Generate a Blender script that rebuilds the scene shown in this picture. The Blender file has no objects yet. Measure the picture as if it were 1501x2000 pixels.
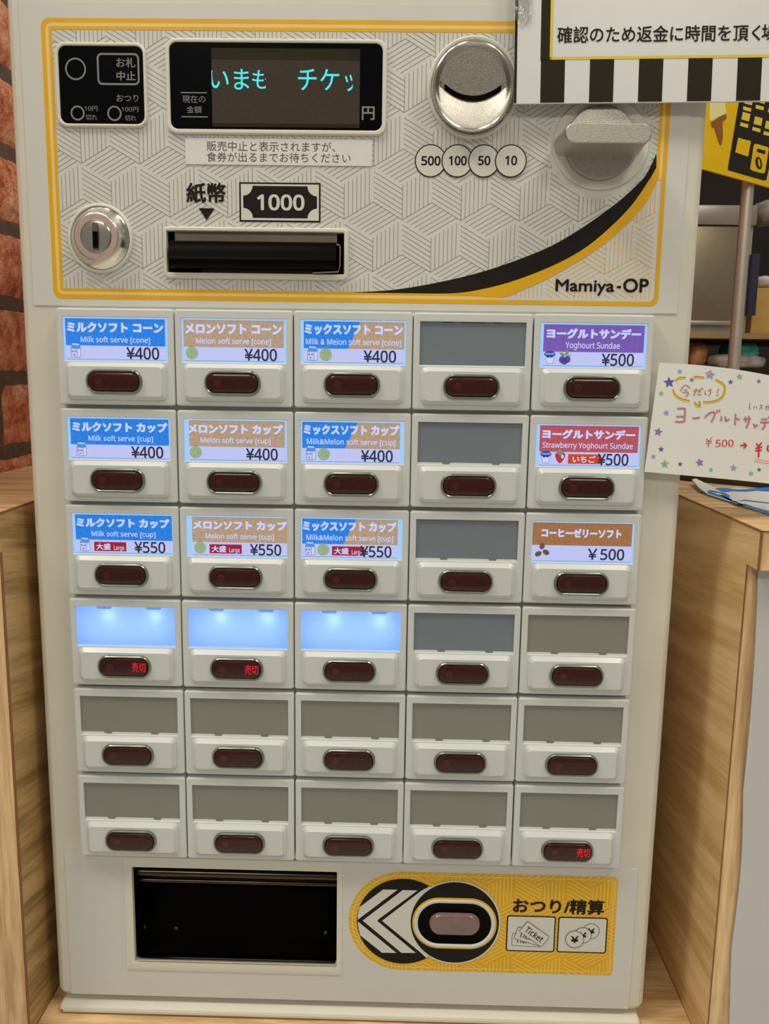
import bpy, bmesh, math, random
from mathutils import Vector, Matrix

random.seed(7)
S = bpy.context.scene
COL = S.collection
PI = math.pi

# ------------------------------------------------------------------ camera
ZO = 1.05                                   # height of the top of the button grid above the floor
F_PX = 1650.0                               # focal length in pixels of a 1501 x 2000 frame
CAM = Vector((0.17462, -0.43147, -0.03162 + ZO))
ax, ay, az = 1.40888, -0.01445, 0.0200
RX = Matrix.Rotation(ax, 3, 'X'); RY = Matrix.Rotation(ay, 3, 'Y'); RZ = Matrix.Rotation(az, 3, 'Z')
RC = RZ @ RY @ RX
cd = bpy.data.cameras.new('camera'); cam = bpy.data.objects.new('camera', cd); COL.objects.link(cam)
cam.matrix_world = Matrix.Translation(CAM) @ RC.to_4x4()
cd.sensor_fit = 'VERTICAL'; cd.sensor_height = 24.0; cd.lens = 24.0 * F_PX / 2000.0
cd.clip_start = 0.01; cd.clip_end = 50
S.camera = cam

# ------------------------------------------------------------------ view, world, lights
S.view_settings.view_transform = 'Standard'; S.view_settings.look = 'None'
S.view_settings.gamma = 1.0; S.view_settings.exposure = 0.0
S.view_settings.use_curve_mapping = False
wd = bpy.data.worlds.new('room_light'); S.world = wd; wd.use_nodes = True
bg = wd.node_tree.nodes['Background']
bg.inputs[0].default_value = (1.0, 0.93, 0.78, 1); bg.inputs[1].default_value = 0.20

def area(name, loc, target, sx, sy, power, color=(1, 0.93, 0.765)):
    l = bpy.data.lights.new(name, 'AREA'); l.shape = 'RECTANGLE'; l.size = sx; l.size_y = sy
    l.energy = power; l.color = color
    o = bpy.data.objects.new(name, l); COL.objects.link(o); o.location = loc
    d = Vector(target) - Vector(loc); o.rotation_euler = d.to_track_quat('-Z', 'Y').to_euler()
    return o
area('ceiling_or_fill_light', (-0.95, -0.60, 2.65), (0.25, 0.0, 0.9), 0.40, 0.22, 13)
area('ceiling_or_fill_light', (1.15, -0.70, 2.65), (0.15, 0.0, 0.9), 0.40, 0.22, 8)
for lx in (-0.45, -0.05, 0.85):  # rightmost strip is an added lamp, balancing the left pair
    area('ceiling_or_fill_light', (lx, -0.45, 2.70), (lx, -0.45, 0.0), 0.14, 1.2, 6.2)
for lx in (-0.6, 1.0):  # added fill lamps behind the camera, for even light on the machine front
    area('ceiling_or_fill_light', (lx, -2.6, 2.60), (0.15, 0.0, 0.85), 0.6, 0.3, 9.5)
area('ceiling_or_fill_light', (0.9, 1.0, 2.65), (0.9, 1.3, 0.9), 0.6, 0.3, 6)

# ------------------------------------------------------------------ helpers: pixels to points
def ray(px, py):
    return RC @ Vector(((px - 750.5) / F_PX, (1000 - py) / F_PX, -1.0))
def at(px, py, Y):                            # point of the plane y = Y seen at a pixel
    d = ray(px, py); return CAM + d * ((Y - CAM.y) / d.y)
def atx(px, py, X):
    d = ray(px, py); return CAM + d * ((X - CAM.x) / d.x)
def atz(px, py, Z):
    d = ray(px, py); return CAM + d * ((Z - CAM.z) / d.z)
def box_at(l, r, t, b, Y):                    # x0, x1, z0, z1 of an upright rectangle on y = Y
    xm, ym = (l + r) / 2, (t + b) / 2
    return at(l, ym, Y).x, at(r, ym, Y).x, at(xm, b, Y).z, at(xm, t, Y).z

# ------------------------------------------------------------------ materials
def lin(c):
    return tuple(((v / 255.0) / 12.92 if v <= 10 else (((v / 255.0) + 0.055) / 1.055) ** 2.4) for v in c)
KL = (0.74, 0.70, 0.615)                      # what a white card under these lamps comes out as
def alb(*c):
    return tuple(min(0.93, v / k) for v, k in zip(lin(c), KL))
MATS = {}
def mat(name, color, rough=0.5, metal=0.0, spec=0.5, emit=None, estr=1.0, noise=0.0, nscale=400.0,
        bump=0.0, bscale=800.0, coat=0.0, trans=0.0, alpha=1.0, ior=1.45):
    if name in MATS: return MATS[name]
    m = bpy.data.materials.new(name); m.use_nodes = True; MATS[name] = m
    nt = m.node_tree; b = nt.nodes['Principled BSDF']
    b.inputs['Base Color'].default_value = (*color, 1)
    b.inputs['Roughness'].default_value = rough; b.inputs['Metallic'].default_value = metal
    b.inputs['Specular IOR Level'].default_value = spec; b.inputs['IOR'].default_value = ior
    b.inputs['Coat Weight'].default_value = coat; b.inputs['Coat Roughness'].default_value = 0.05
    b.inputs['Transmission Weight'].default_value = trans; b.inputs['Alpha'].default_value = alpha
    tc = nt.nodes.new('ShaderNodeTexCoord')
    if noise > 0:
        n = nt.nodes.new('ShaderNodeTexNoise'); n.inputs['Scale'].default_value = nscale
        n.inputs['Detail'].default_value = 4
        nt.links.new(tc.outputs['Object'], n.inputs['Vector'])
        def var(col, sock):
            r = nt.nodes.new('ShaderNodeValToRGB')
            r.color_ramp.elements[0].position = 0.3; r.color_ramp.elements[1].position = 0.7
            r.color_ramp.elements[0].color = (*[v * (1 - noise) for v in col], 1)
            r.color_ramp.elements[1].color = (*[min(1, v * (1 + noise)) for v in col], 1)
            nt.links.new(n.outputs['Fac'], r.inputs['Fac']); nt.links.new(r.outputs['Color'], sock)
        var(color, b.inputs['Base Color'])
        if emit: var(emit, b.inputs['Emission Color'])
    if emit:
        b.inputs['Emission Color'].default_value = (*emit, 1); b.inputs['Emission Strength'].default_value = estr
    if bump > 0:
        n2 = nt.nodes.new('ShaderNodeTexNoise'); n2.inputs['Scale'].default_value = bscale
        n2.inputs['Detail'].default_value = 3
        bp = nt.nodes.new('ShaderNodeBump'); bp.inputs['Strength'].default_value = bump
        bp.inputs['Distance'].default_value = 0.0005
        nt.links.new(tc.outputs['Object'], n2.inputs['Vector']); nt.links.new(n2.outputs['Fac'], bp.inputs['Height'])
        nt.links.new(bp.outputs['Normal'], b.inputs['Normal'])
    return m

def wood(name, c0, c1, rot=(0, 0, 0), stretch=(1, 1, 1), rough=0.45):
    m = bpy.data.materials.new(name); m.use_nodes = True
    nt = m.node_tree; b = nt.nodes['Principled BSDF']; b.inputs['Roughness'].default_value = rough
    tc = nt.nodes.new('ShaderNodeTexCoord'); mp = nt.nodes.new('ShaderNodeMapping'); mp.vector_type = 'TEXTURE'
    mp.inputs['Rotation'].default_value = rot
    sc = nt.nodes.new('ShaderNodeMapping'); sc.inputs['Scale'].default_value = stretch
    nt.links.new(tc.outputs['Object'], mp.inputs['Vector']); nt.links.new(mp.outputs['Vector'], sc.inputs['Vector'])
    n1 = nt.nodes.new('ShaderNodeTexNoise'); n1.inputs['Scale'].default_value = 1.0
    n1.inputs['Detail'].default_value = 6; n1.inputs['Roughness'].default_value = 0.62; n1.inputs['Distortion'].default_value = 0.35
    n2 = nt.nodes.new('ShaderNodeTexNoise'); n2.inputs['Scale'].default_value = 7.0; n2.inputs['Detail'].default_value = 5
    nt.links.new(sc.outputs['Vector'], n1.inputs['Vector']); nt.links.new(sc.outputs['Vector'], n2.inputs['Vector'])
    mx = nt.nodes.new('ShaderNodeMath'); mx.operation = 'MULTIPLY_ADD'; mx.inputs[1].default_value = 0.35
    nt.links.new(n2.outputs['Fac'], mx.inputs[0]); nt.links.new(n1.outputs['Fac'], mx.inputs[2])
    r = nt.nodes.new('ShaderNodeValToRGB')
    r.color_ramp.elements[0].position = 0.54; r.color_ramp.elements[1].position = 0.80
    r.color_ramp.elements[0].color = (*c0, 1); r.color_ramp.elements[1].color = (*c1, 1)
    nt.links.new(mx.outputs[0], r.inputs['Fac']); nt.links.new(r.outputs['Color'], b.inputs['Base Color'])
    bp = nt.nodes.new('ShaderNodeBump'); bp.inputs['Strength'].default_value = 0.12; bp.inputs['Distance'].default_value = 0.0006
    nt.links.new(n2.outputs['Fac'], bp.inputs['Height']); nt.links.new(bp.outputs['Normal'], b.inputs['Normal'])
    return m

CREAM = mat('cream_paint', alb(190, 183, 164), 0.38, spec=0.4, noise=0.02, nscale=60)
RIMC = mat('ivory_plastic', alb(192, 187, 167), 0.35, spec=0.4, noise=0.015, nscale=90)
SHEET = mat('white_film', alb(187, 183, 171), 0.42, spec=0.35, noise=0.012, nscale=150)
PANEL = mat('print_white', alb(189, 185, 170), 0.42, spec=0.35, noise=0.012, nscale=150)
UNITM = mat('white_plastic', alb(184, 183, 174), 0.27, spec=0.5, noise=0.012, nscale=200)
YEL = mat('print_yellow', alb(203, 150, 8), 0.42, noise=0.03, nscale=80)
PALEY = mat('print_pale_yellow', alb(212, 178, 108), 0.42, noise=0.02, nscale=80)
YLINE = mat('print_yellow_line', alb(208, 160, 62), 0.42, noise=0.02, nscale=80)
WLINE = mat('print_cream_line', alb(226, 186, 96), 0.42, noise=0.02, nscale=80)
GLINE = mat('print_grey_line', alb(132, 127, 113), 0.45, noise=0.03, nscale=80)
INK = mat('print_black', alb(30, 27, 23), 0.5, spec=0.12, noise=0.1, nscale=120)
INK2 = mat('print_dark_grey', alb(70, 66, 60), 0.5, noise=0.1, nscale=120)
GREYP = mat('print_grey', alb(112, 110, 102), 0.5, noise=0.05, nscale=120)
BGLASS = mat('black_glass', alb(6, 6, 8), 0.16, spec=0.12, noise=0.2, nscale=120)
SCREEN = mat('display_glass', alb(60, 52, 43), 0.3, spec=0.08, noise=0.08, nscale=500)
SCREEN2 = mat('display_glass_dark', alb(42, 38, 24), 0.3, spec=0.08, noise=0.08, nscale=500)
CYAN = mat('display_cyan', (0.02, 0.1, 0.12), 0.5, emit=lin((60, 222, 226)), estr=1.0, noise=0.12, nscale=2500)
BLACK = mat('black_plastic', alb(6, 5, 4), 0.3, spec=0.07, noise=0.2, nscale=120)
DARK = mat('dark_recess', alb(5, 4, 4), 0.7, spec=0.05, noise=0.2, nscale=120)
CHROME = mat('chrome', (0.72, 0.70, 0.66), 0.16, metal=1, noise=0.05, nscale=300)
PINKM = mat('pinkish_brass', (0.72, 0.53, 0.50), 0.38, metal=0.85, noise=0.06, nscale=600)
SATIN = mat('satin_metal', (0.47, 0.45, 0.41), 0.33, metal=1, noise=0.2, nscale=1600, bump=0.35, bscale=2600)
BARM = mat('brown_metal', alb(128, 112, 98), 0.4, metal=0.5, noise=0.12, nscale=90)
RIMG = mat('lens_rim', alb(112, 118, 100), 0.2, metal=0.55, spec=0.6, noise=0.12, nscale=400)
LENS = mat('lens_red', alb(50, 17, 15), 0.2, spec=0.4, coat=0.25, noise=0.25, nscale=220)
LED = mat('led_red', alb(68, 20, 19), 0.25, spec=0.5, coat=0.3, noise=0.1, nscale=300)
REDTXT = mat('led_text', (0.2, 0.0, 0.0), 0.4, emit=lin((225, 28, 42)), estr=1.0, noise=0.2, nscale=2500)
GREYW = mat('grey_window', alb(121, 119, 106), 0.36, spec=0.4, noise=0.03, nscale=60)
COOLW = mat('cool_grey_window', alb(106, 112, 114), 0.33, spec=0.45, noise=0.04, nscale=50)
LEDGE = mat('window_ledge', alb(196, 193, 180), 0.4, noise=0.02, nscale=100)
TAB = mat('window_tab', alb(112, 108, 98), 0.45, noise=0.06, nscale=100)
def glow(name, c, k=0.72, noise=0.0, ns=900):
    return mat(name, tuple(v * 0.24 for v in lin(c)), 0.45, spec=0.3, emit=lin(c), estr=k, noise=noise, nscale=ns)
G_BACK = glow('backlight_blue', (158, 205, 255), 0.85)
G_BLUE = glow('card_blue', (40, 126, 224), 0.86, 0.18)
G_TAN = glow('card_tan', (182, 156, 130), 0.78, 0.13)
G_PURP = glow('card_purple', (120, 90, 178), 0.8, 0.12)
G_REDC = glow('card_red', (182, 84, 95), 0.8, 0.12)
G_BRWN = glow('card_brown', (163, 114, 72), 0.78, 0.14)
G_WHT = glow('card_white', (190, 198, 246), 0.82, 0.02)
G_TTL = glow('card_title', (198, 208, 252), 0.86, 0.03)
G_PRC = mat('card_price', alb(26, 30, 46), 0.5, emit=lin((26, 30, 52)), estr=0.5, noise=0.1, nscale=300)
G_GRN = glow('card_green', (168, 194, 150), 0.7, 0.1)
G_GRND = glow('card_dark_green', (124, 156, 112), 0.7, 0.1)
G_LAV = glow('card_grey_blue', (118, 122, 160), 0.7, 0.1)
G_MBLU = glow('card_milk_blue', (82, 150, 230), 0.75, 0.08)
G_NAVY = glow('card_navy', (32, 78, 168), 0.75, 0.08)
G_PLUM = glow('card_plum', (88, 76, 158), 0.75, 0.1)
G_STRW = glow('card_strawberry', (200, 48, 66), 0.75, 0.1)
G_CRIM = glow('card_crimson', (164, 34, 58), 0.75, 0.06)
G_ORNG = glow('card_orange', (206, 74, 34), 0.75, 0.06)
G_BEAN = glow('card_bean', (122, 92, 78), 0.72, 0.1)
G_BEAND = glow('card_bean_dark', (70, 48, 40), 0.7, 0.1)
def blank_mat():
    m = bpy.data.materials.new('diffuser_blue'); m.use_nodes = True; nt = m.node_tree
    out = nt.nodes['Material Output']; nt.nodes.remove(nt.nodes['Principled BSDF'])
    e = nt.nodes.new('ShaderNodeEmission'); e.inputs[0].default_value = (*lin((108, 156, 250)), 1); e.inputs[1].default_value = 0.72
    t = nt.nodes.new('ShaderNodeBsdfTranslucent'); t.inputs[0].default_value = (0.75, 0.9, 1, 1)
    tc = nt.nodes.new('ShaderNodeTexCoord'); n = nt.nodes.new('ShaderNodeTexNoise'); n.inputs['Scale'].default_value = 900
    mr = nt.nodes.new('ShaderNodeMapRange'); mr.inputs[3].default_value = 0.69; mr.inputs[4].default_value = 0.74
    nt.links.new(tc.outputs['Object'], n.inputs['Vector']); nt.links.new(n.outputs['Fac'], mr.inputs[0]); nt.links.new(mr.outputs[0], e.inputs[1])
    a = nt.nodes.new('ShaderNodeAddShader'); nt.links.new(e.outputs[0], a.inputs[0]); nt.links.new(t.outputs[0], a.inputs[1])
    nt.links.new(a.outputs[0], out.inputs['Surface']); return m
G_BLANK = blank_mat()

# ------------------------------------------------------------------ mesh builder
class MB:
    def __init__(self): self.v = []; self.f = []; self.m = []; self.mats = []
    def mi(self, m):
        if m not in self.mats: self.mats.append(m)
        return self.mats.index(m)
    def add(self, verts, faces, m):
        k = len(self.v); i = self.mi(m)
        self.v += [tuple(p) for p in verts]
        for f in faces: self.f.append([k + a for a in f]); self.m.append(i)
    def flat(self, pts, y, m):                # polygon in the x-z plane, counter-clockwise seen from the front
        if sum(pts[i][0] * pts[(i + 1) % len(pts)][1] - pts[(i + 1) % len(pts)][0] * pts[i][1] for i in range(len(pts))) < 0: pts = pts[::-1]
        self.add([(p[0], y, p[1]) for p in pts], [list(range(len(pts)))], m)
    def rect(self, x0, x1, z0, z1, y, m): self.flat([(x0, z0), (x1, z0), (x1, z1), (x0, z1)], y, m)
    def strip(self, a, b, y, m):              # band between two polylines of equal length
        n = len(a); vs = [(p[0], y, p[1]) for p in a] + [(p[0], y, p[1]) for p in b]
        fs = []
        for i in range(n - 1):
            q = [i, i + 1, n + i + 1, n + i]
            A = vs[q[0]]; B = vs[q[1]]; Cc = vs[q[2]]
            if (B[0] - A[0]) * (Cc[2] - A[2]) - (B[2] - A[2]) * (Cc[0] - A[0]) < 0: q = q[::-1]
            fs.append(q)
        self.add(vs, fs, m)
    def line(self, p, q, w, y, m):
        d = Vector((q[0] - p[0], q[1] - p[1]));
        if d.length < 1e-7: return
        n = Vector((-d.y, d.x)).normalized() * (w / 2)
        self.flat([(p[0] - n.x, p[1] - n.y), (q[0] - n.x, q[1] - n.y), (q[0] + n.x, q[1] + n.y), (p[0] + n.x, p[1] + n.y)], y, m)
    def loops(self, loops, m, cap0=False, cap1=False):   # closed loops of 3-D points, joined in order
        n = len(loops[0]); vs = [p for l in loops for p in l]; fs = []
        for k in range(len(loops) - 1):
            for i in range(n):
                j = (i + 1) % n; fs.append([k * n + i, k * n + j, (k + 1) * n + j, (k + 1) * n + i])
        if cap0: fs.append(list(range(n))[::-1])
        if cap1: fs.append([(len(loops) - 1) * n + i for i in range(n)])
        self.add(vs, fs, m)
    def box(self, x0, x1, y0, y1, z0, z1, m, bev=0.0):
        if bev <= 0:
            v = [(x, y, z) for z in (z0, z1) for y in (y0, y1) for x in (x0, x1)]
            self.add(v, [[0, 2, 3, 1], [4, 5, 7, 6], [0, 1, 5, 4], [2, 6, 7, 3], [0, 4, 6, 2], [1, 3, 7, 5]], m)
        else:
            cx, cz = (x0 + x1) / 2, (z0 + z1) / 2; w, h = x1 - x0, z1 - z0
            L = []
            for (ins, y) in ((bev, y1), (bev * .3, y1 - bev * .3), (0, y1 - bev), (0, y0 + bev), (bev * .3, y0 + bev * .3), (bev, y0)):
                L.append([(cx + a, y, cz + b) for a, b in rrect(w - 2 * ins, h - 2 * ins, max(bev * 1.2 - ins, 1e-4), 4)])
            self.loops(L, m, True, True)
    def disc(self, cx, cz, rx, rz, y, m, n=48): self.flat([(cx + rx * math.cos(2 * PI * i / n), cz + rz * math.sin(2 * PI * i / n)) for i in range(n)], y, m)
    def ring(self, cx, cz, r0x, r0z, r1x, r1z, y, m, n=48):
        a = [(cx + r0x * math.cos(2 * PI * i / n), cz + r0z * math.sin(2 * PI * i / n)) for i in range(n + 1)]
        b = [(cx + r1x * math.cos(2 * PI * i / n), cz + r1z * math.sin(2 * PI * i / n)) for i in range(n + 1)]
        self.strip(a, b, y, m)
    def lathe(self, cx, cz, prof, m, n=64, sz=1.0, cap=True, dx=None):   # profile of (radius, y), axis along y
        L = []
        for k, (r, y) in enumerate(prof):
            L.append([(cx + r * math.cos(2 * PI * i / n), y, cz + sz * r * math.sin(2 * PI * i / n)) for i in range(n)])
        self.loops(L, m, False, cap)
    def tube(self, pts, r, m, n=10, cap=True):
        L = []
        for k, p in enumerate(pts):
            p = Vector(p); a = Vector(pts[max(k - 1, 0)]); b = Vector(pts[min(k + 1, len(pts) - 1)])
            t = (b - a).normalized(); u = t.orthogonal().normalized() if abs(t.z) < .95 else Vector((1, 0, 0)); w = t.cross(u).normalized(); u = w.cross(t)
            rr = r[k] if isinstance(r, (list, tuple)) else r
            L.append([p + (u * math.cos(2 * PI * i / n) + w * math.sin(2 * PI * i / n)) * rr for i in range(n)])
        self.loops(L, m, cap, cap)
    def text(self, body, x0, x1, z0, z1, y, m, bold=0.0, clip=None, fn=None):
        V, Fc = glyphs(body, bold)
        vs = []
        for (a, b, k) in V:                       # the shifted outlines lie a hair above one another
            if fn: p = fn(a, b); vs.append((p[0], p[1] - k * 4e-6, p[2]))
            else: vs.append((x0 + a * (x1 - x0), y - k * 4e-6, z0 + b * (z1 - z0)))
        if clip: vs = [(min(max(p[0], clip[0]), clip[1]), p[1], p[2]) for p in vs]
        self.add(vs, Fc, m)
    def build(self, name, parent=None, smooth=True, ang=32, frame=None, recalc=False):
        me = bpy.data.meshes.new(name); me.from_pydata(self.v, [], self.f)
        for m in self.mats: me.materials.append(m)
        for p, i in zip(me.polygons, self.m): p.material_index = i
        if recalc:
            b = bmesh.new(); b.from_mesh(me); bmesh.ops.recalc_face_normals(b, faces=b.faces); b.to_mesh(me); b.free()
        if smooth:
            me.polygons.foreach_set('use_smooth', [True] * len(me.polygons)); me.set_sharp_from_angle(angle=math.radians(ang))
        me.update()
        o = bpy.data.objects.new(name, me); COL.objects.link(o)
        if frame is not None: o.matrix_world = frame
        if parent is not None:
            o.parent = parent
            if frame is None: o.matrix_parent_inverse = parent.matrix_basis.inverted()
        return o

def rrect(w, h, r, n=5):
    r = min(r, w / 2 - 1e-6, h / 2 - 1e-6); pts = []
    for cx, cz, a0 in ((w / 2 - r, h / 2 - r, 0), (-w / 2 + r, h / 2 - r, PI / 2), (-w / 2 + r, -h / 2 + r, PI), (w / 2 - r, -h / 2 + r, 1.5 * PI)):
        for i in range(n + 1):
            a = a0 + PI / 2 * i / n; pts.append((cx + r * math.cos(a), cz + r * math.sin(a)))
    return pts                                # counter-clockwise seen from the front
def rr3(x0, x1, z0, z1, r, y, n=6):
    cx, cz = (x0 + x1) / 2, (z0 + z1) / 2
    return [(cx + a, y, cz + b) for a, b in rrect(x1 - x0, z1 - z0, r, n)]
GC = {}
def sans(t):                                  # letters and digits in the plain upright sans-serif of the symbol font
    o = ''
    for ch in t:
        n = ord(ch)
        if 48 <= n <= 57: n = 0x1D7E2 + n - 48
        elif 65 <= n <= 90: n = 0x1D5A0 + n - 65
        elif 97 <= n <= 122: n = 0x1D5BA + n - 97
        o += chr(n)
    return o
def glyphs(body, bold=0.0):
    if body not in ('Mamiya', 'OP'): body = sans(body)
    k = (body, bold)
    if k in GC: return GC[k]
    c = bpy.data.curves.new('t', 'FONT'); c.body = body; c.size = 1; c.resolution_u = 3
    o = bpy.data.objects.new('t', c); COL.objects.link(o); bpy.context.view_layer.update()
    me = bpy.data.meshes.new_from_object(o.evaluated_get(bpy.context.evaluated_depsgraph_get()))
    V = [(v.co.x, v.co.y) for v in me.vertices]; Fc = [list(p.vertices) for p in me.polygons]
    out = []
    for f in Fc:
        A = sum(V[f[i]][0] * V[f[(i + 1) % len(f)]][1] - V[f[(i + 1) % len(f)]][0] * V[f[i]][1] for i in range(len(f)))
        out.append(f if A > 0 else f[::-1])
    bpy.data.objects.remove(o); bpy.data.curves.remove(c); bpy.data.meshes.remove(me)
    if bold > 0:                              # heavier strokes: the outline again, shifted all round
        V0, F0 = V, out; V, out = [], []
        sh_ = [(bold * math.cos(PI * i / 3), bold * math.sin(PI * i / 3)) for i in range(6)] + [(0, 0)]
        for dx_, dy_ in sh_:
            k0 = len(V); V += [(x + dx_, y + dy_) for x, y in V0]; out += [[k0 + a for a in f] for f in F0]
    xs = [p[0] for p in V]; ys = [p[1] for p in V]; a, b, d, e = min(xs), max(xs), min(ys), max(ys)
    nv_ = len(V) // 7 if bold > 0 else len(V) + 1
    V = [((x - a) / max(b - a, 1e-6), (y - d) / max(e - d, 1e-6), i // nv_) for i, (x, y) in enumerate(V)]
    GC[k] = (V, out); return GC[k]
def spline(pts, n=8):
    out = []
    for i in range(len(pts) - 1):
        p0 = pts[max(i - 1, 0)]; p1 = pts[i]; p2 = pts[i + 1]; p3 = pts[min(i + 2, len(pts) - 1)]
        for k in range(n):
            t = k / n
            out.append(tuple(0.5 * (2 * p1[j] + (p2[j] - p0[j]) * t + (2 * p0[j] - 5 * p1[j] + 4 * p2[j] - p3[j]) * t * t + (3 * p1[j] - p0[j] - 3 * p2[j] + p3[j]) * t ** 3) for j in range(len(p1))))
    out.append(tuple(pts[-1])); return out
def resample(pts, n):
    d = [0]
    for a, b in zip(pts, pts[1:]): d.append(d[-1] + math.dist(a, b))
    out = []; j = 0
    for i in range(n):
        t = d[-1] * i / (n - 1)
        while j < len(d) - 2 and d[j + 1] < t: j += 1
        k = (t - d[j]) / max(d[j + 1] - d[j], 1e-9)
        out.append(tuple(a + (b - a) * k for a, b in zip(pts[j], pts[j + 1])))
    return out

def thing(name, label, cat, loc=(0, 0, 0), group=None):
    o = bpy.data.objects.new(name, None); COL.objects.link(o); o.location = loc; o.empty_display_size = 0.02
    tag(o, label, cat, group); return o
def tag(o, label=None, cat=None, group=None, kind=None):
    if label: o['label'] = label
    if cat: o['category'] = cat
    if group: o['group'] = group
    if kind: o['kind'] = kind
    return o

# ================================================================== the setting
W_TOP = wood('oak_laminate_top', alb(164, 128, 84), alb(206, 172, 126), (0, 0, 0), (9, 120, 40))
W_SIDE_SHADED = wood('oak_laminate_side_shaded', alb(128, 98, 54), alb(182, 146, 92), (math.radians(-12), 0, 0), (60, 5, 75))  # left counter's inner face: same laminate, its shade put into the colour
W_SIDE_LIT = wood('oak_laminate_side_lit', alb(186, 146, 90), alb(212, 176, 124), (math.radians(-6), 0, 0), (60, 5, 75))  # right counter's inner face: same laminate, paler for the light falling on it
W_FRONT = wood('oak_laminate_front', alb(172, 134, 90), alb(214, 178, 128), (0, 0, 0), (130, 60, 8))
W_BAND = mat('edge_band', alb(128, 82, 48), 0.45, noise=0.1, nscale=60)
ZS = ZO - 0.400                               # shelf the machine stands on
ZT = ZO - 0.1036                              # tops of the counters
XL, XR = -0.0266, 0.3487

FLOORM = mat('floor_tile', alb(200, 192, 176), 0.35, noise=0.15, nscale=6)
b = MB(); b.box(-0.9, 3.2, -2.6, 3.3, -0.02, 0.0, FLOORM); tag(b.build('floor', smooth=False), kind='structure')
DARKW = mat('dark_wall', alb(34, 30, 26), 0.6, noise=0.25, nscale=3)
b = MB(); b.box(-0.9, 3.2, 3.2, 3.3, 0.0, 2.7, DARKW); tag(b.build('wall_back', smooth=False), kind='structure')

# brick wall on the left, every brick face roughened
def brick_mat():
    m = bpy.data.materials.new('brick_face'); m.use_nodes = True; nt = m.node_tree; b = nt.nodes['Principled BSDF']
    b.inputs['Roughness'].default_value = 0.75
    tc = nt.nodes.new('ShaderNodeTexCoord')
    n = nt.nodes.new('ShaderNodeTexNoise'); n.inputs['Scale'].default_value = 70; n.inputs['Detail'].default_value = 8; n.inputs['Roughness'].default_value = 0.7
    r = nt.nodes.new('ShaderNodeValToRGB'); e = r.color_ramp.elements
    e[0].position = 0.3; e[0].color = (*alb(122, 60, 38), 1); e[1].position = 0.72; e[1].color = (*alb(236, 182, 146), 1)
    k = e.new(0.5); k.color = (*alb(206, 122, 84), 1)
    n2 = nt.nodes.new('ShaderNodeTexNoise'); n2.inputs['Scale'].default_value = 190; n2.inputs['Detail'].default_value = 6
    bp = nt.nodes.new('ShaderNodeBump'); bp.inputs['Strength'].default_value = 0.9; bp.inputs['Distance'].default_value = 0.003
    for q in (n, n2): nt.links.new(tc.outputs['Object'], q.inputs['Vector'])
    nt.links.new(n.outputs['Fac'], r.inputs['Fac']); nt.links.new(r.outputs['Color'], b.inputs['Base Color'])
    nt.links.new(n2.outputs['Fac'], bp.inputs['Height']); nt.links.new(bp.outputs['Normal'], b.inputs['Normal'])
    return m
BRICK = brick_mat(); MORTAR = mat('mortar', alb(96, 80, 66), 0.9, noise=0.2, nscale=150, bump=0.6, bscale=300)
XB = -0.107
b = MB()
b.box(XB - 0.12, XB - 0.003, -0.06, 3.2, 0.0, 2.6, MORTAR)
PITCH = 0.0531; z_mort = ZO + 0.1210          # one mortar line; the others follow every course
BL = 0.118
for r in range(-22, 26):
    z0 = z_mort + r * PITCH + 0.0040; z1 = z_mort + (r + 1) * PITCH - 0.0040
    if z1 < 0.45 or z0 > 2.2: continue
    off = 0.1655 + (0.5 * BL if r % 2 else 0.0) - 6 * BL
    for c in range(22):
        y0 = off + c * BL + 0.0038; y1 = off + (c + 1) * BL - 0.0038
        if y1 < -0.04 or y0 > 1.6: continue
        y0 = max(y0, -0.0585)
        ny, nz = 14, 6; g = []
        for i in range(ny + 1):
            for j in range(nz + 1):
                ed = min(i, ny - i, j, nz - j)
                jy = (random.random() - .5) * 0.0014; jz = (random.random() - .5) * 0.0014
                x = XB + (random.random() - .6) * 0.0012 if ed > 0 else XB - 0.0035
                if ed == 1: x -= 0.0004
                g.append((x, y0 + (y1 - y0) * i / ny + jy, z0 + (z1 - z0) * j / nz + jz))
        fs = []
        for i in range(ny):
            for j in range(nz):
                a = i * (nz + 1) + j; fs.append([a, a + nz + 1, a + nz + 2, a + 1])
        b.add(g, fs, BRICK)
tag(b.build('wall_left', ang=60), kind='structure')

# ------------------------------------------------------------------ counters and shelf
YF = -0.0158
lc = thing('wooden_counter', 'wood-grain counter left of the ticket machine, against the brick wall', 'counter', (XL - 0.04, 0.1, 0))
b = MB(); b.box(XB + 0.004, XL, YF + 0.0006, 0.62, 0.0, ZT - 0.0200, W_SIDE_SHADED); b.build('side_panel', lc, smooth=False)
b = MB(); b.box(XB + 0.004, XL, YF - 0.0008, 0.62, ZT - 0.020, ZT, W_TOP)
o = b.build('counter_top', lc, smooth=False)
o.data.materials.append(W_SIDE_SHADED); o.data.polygons[5].material_index = 1
b = MB(); b.box(XB + 0.004, XL - 0.0006, YF - 0.001, YF + 0.0005, 0.0, ZT - 0.0205, W_FRONT); b.build('front_panel', lc, smooth=False)
b = MB(); b.box(XL - 0.0002, XL + 0.0003, YF - 0.0011, YF + 0.0003, 0.0, ZT - 0.0205, W_BAND)
b.box(XL - 0.0008, XL + 0.0003, YF - 0.001, 0.62, ZT - 0.0006, ZT + 0.0003, W_BAND); b.build('edge_band', lc, smooth=False)

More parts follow.
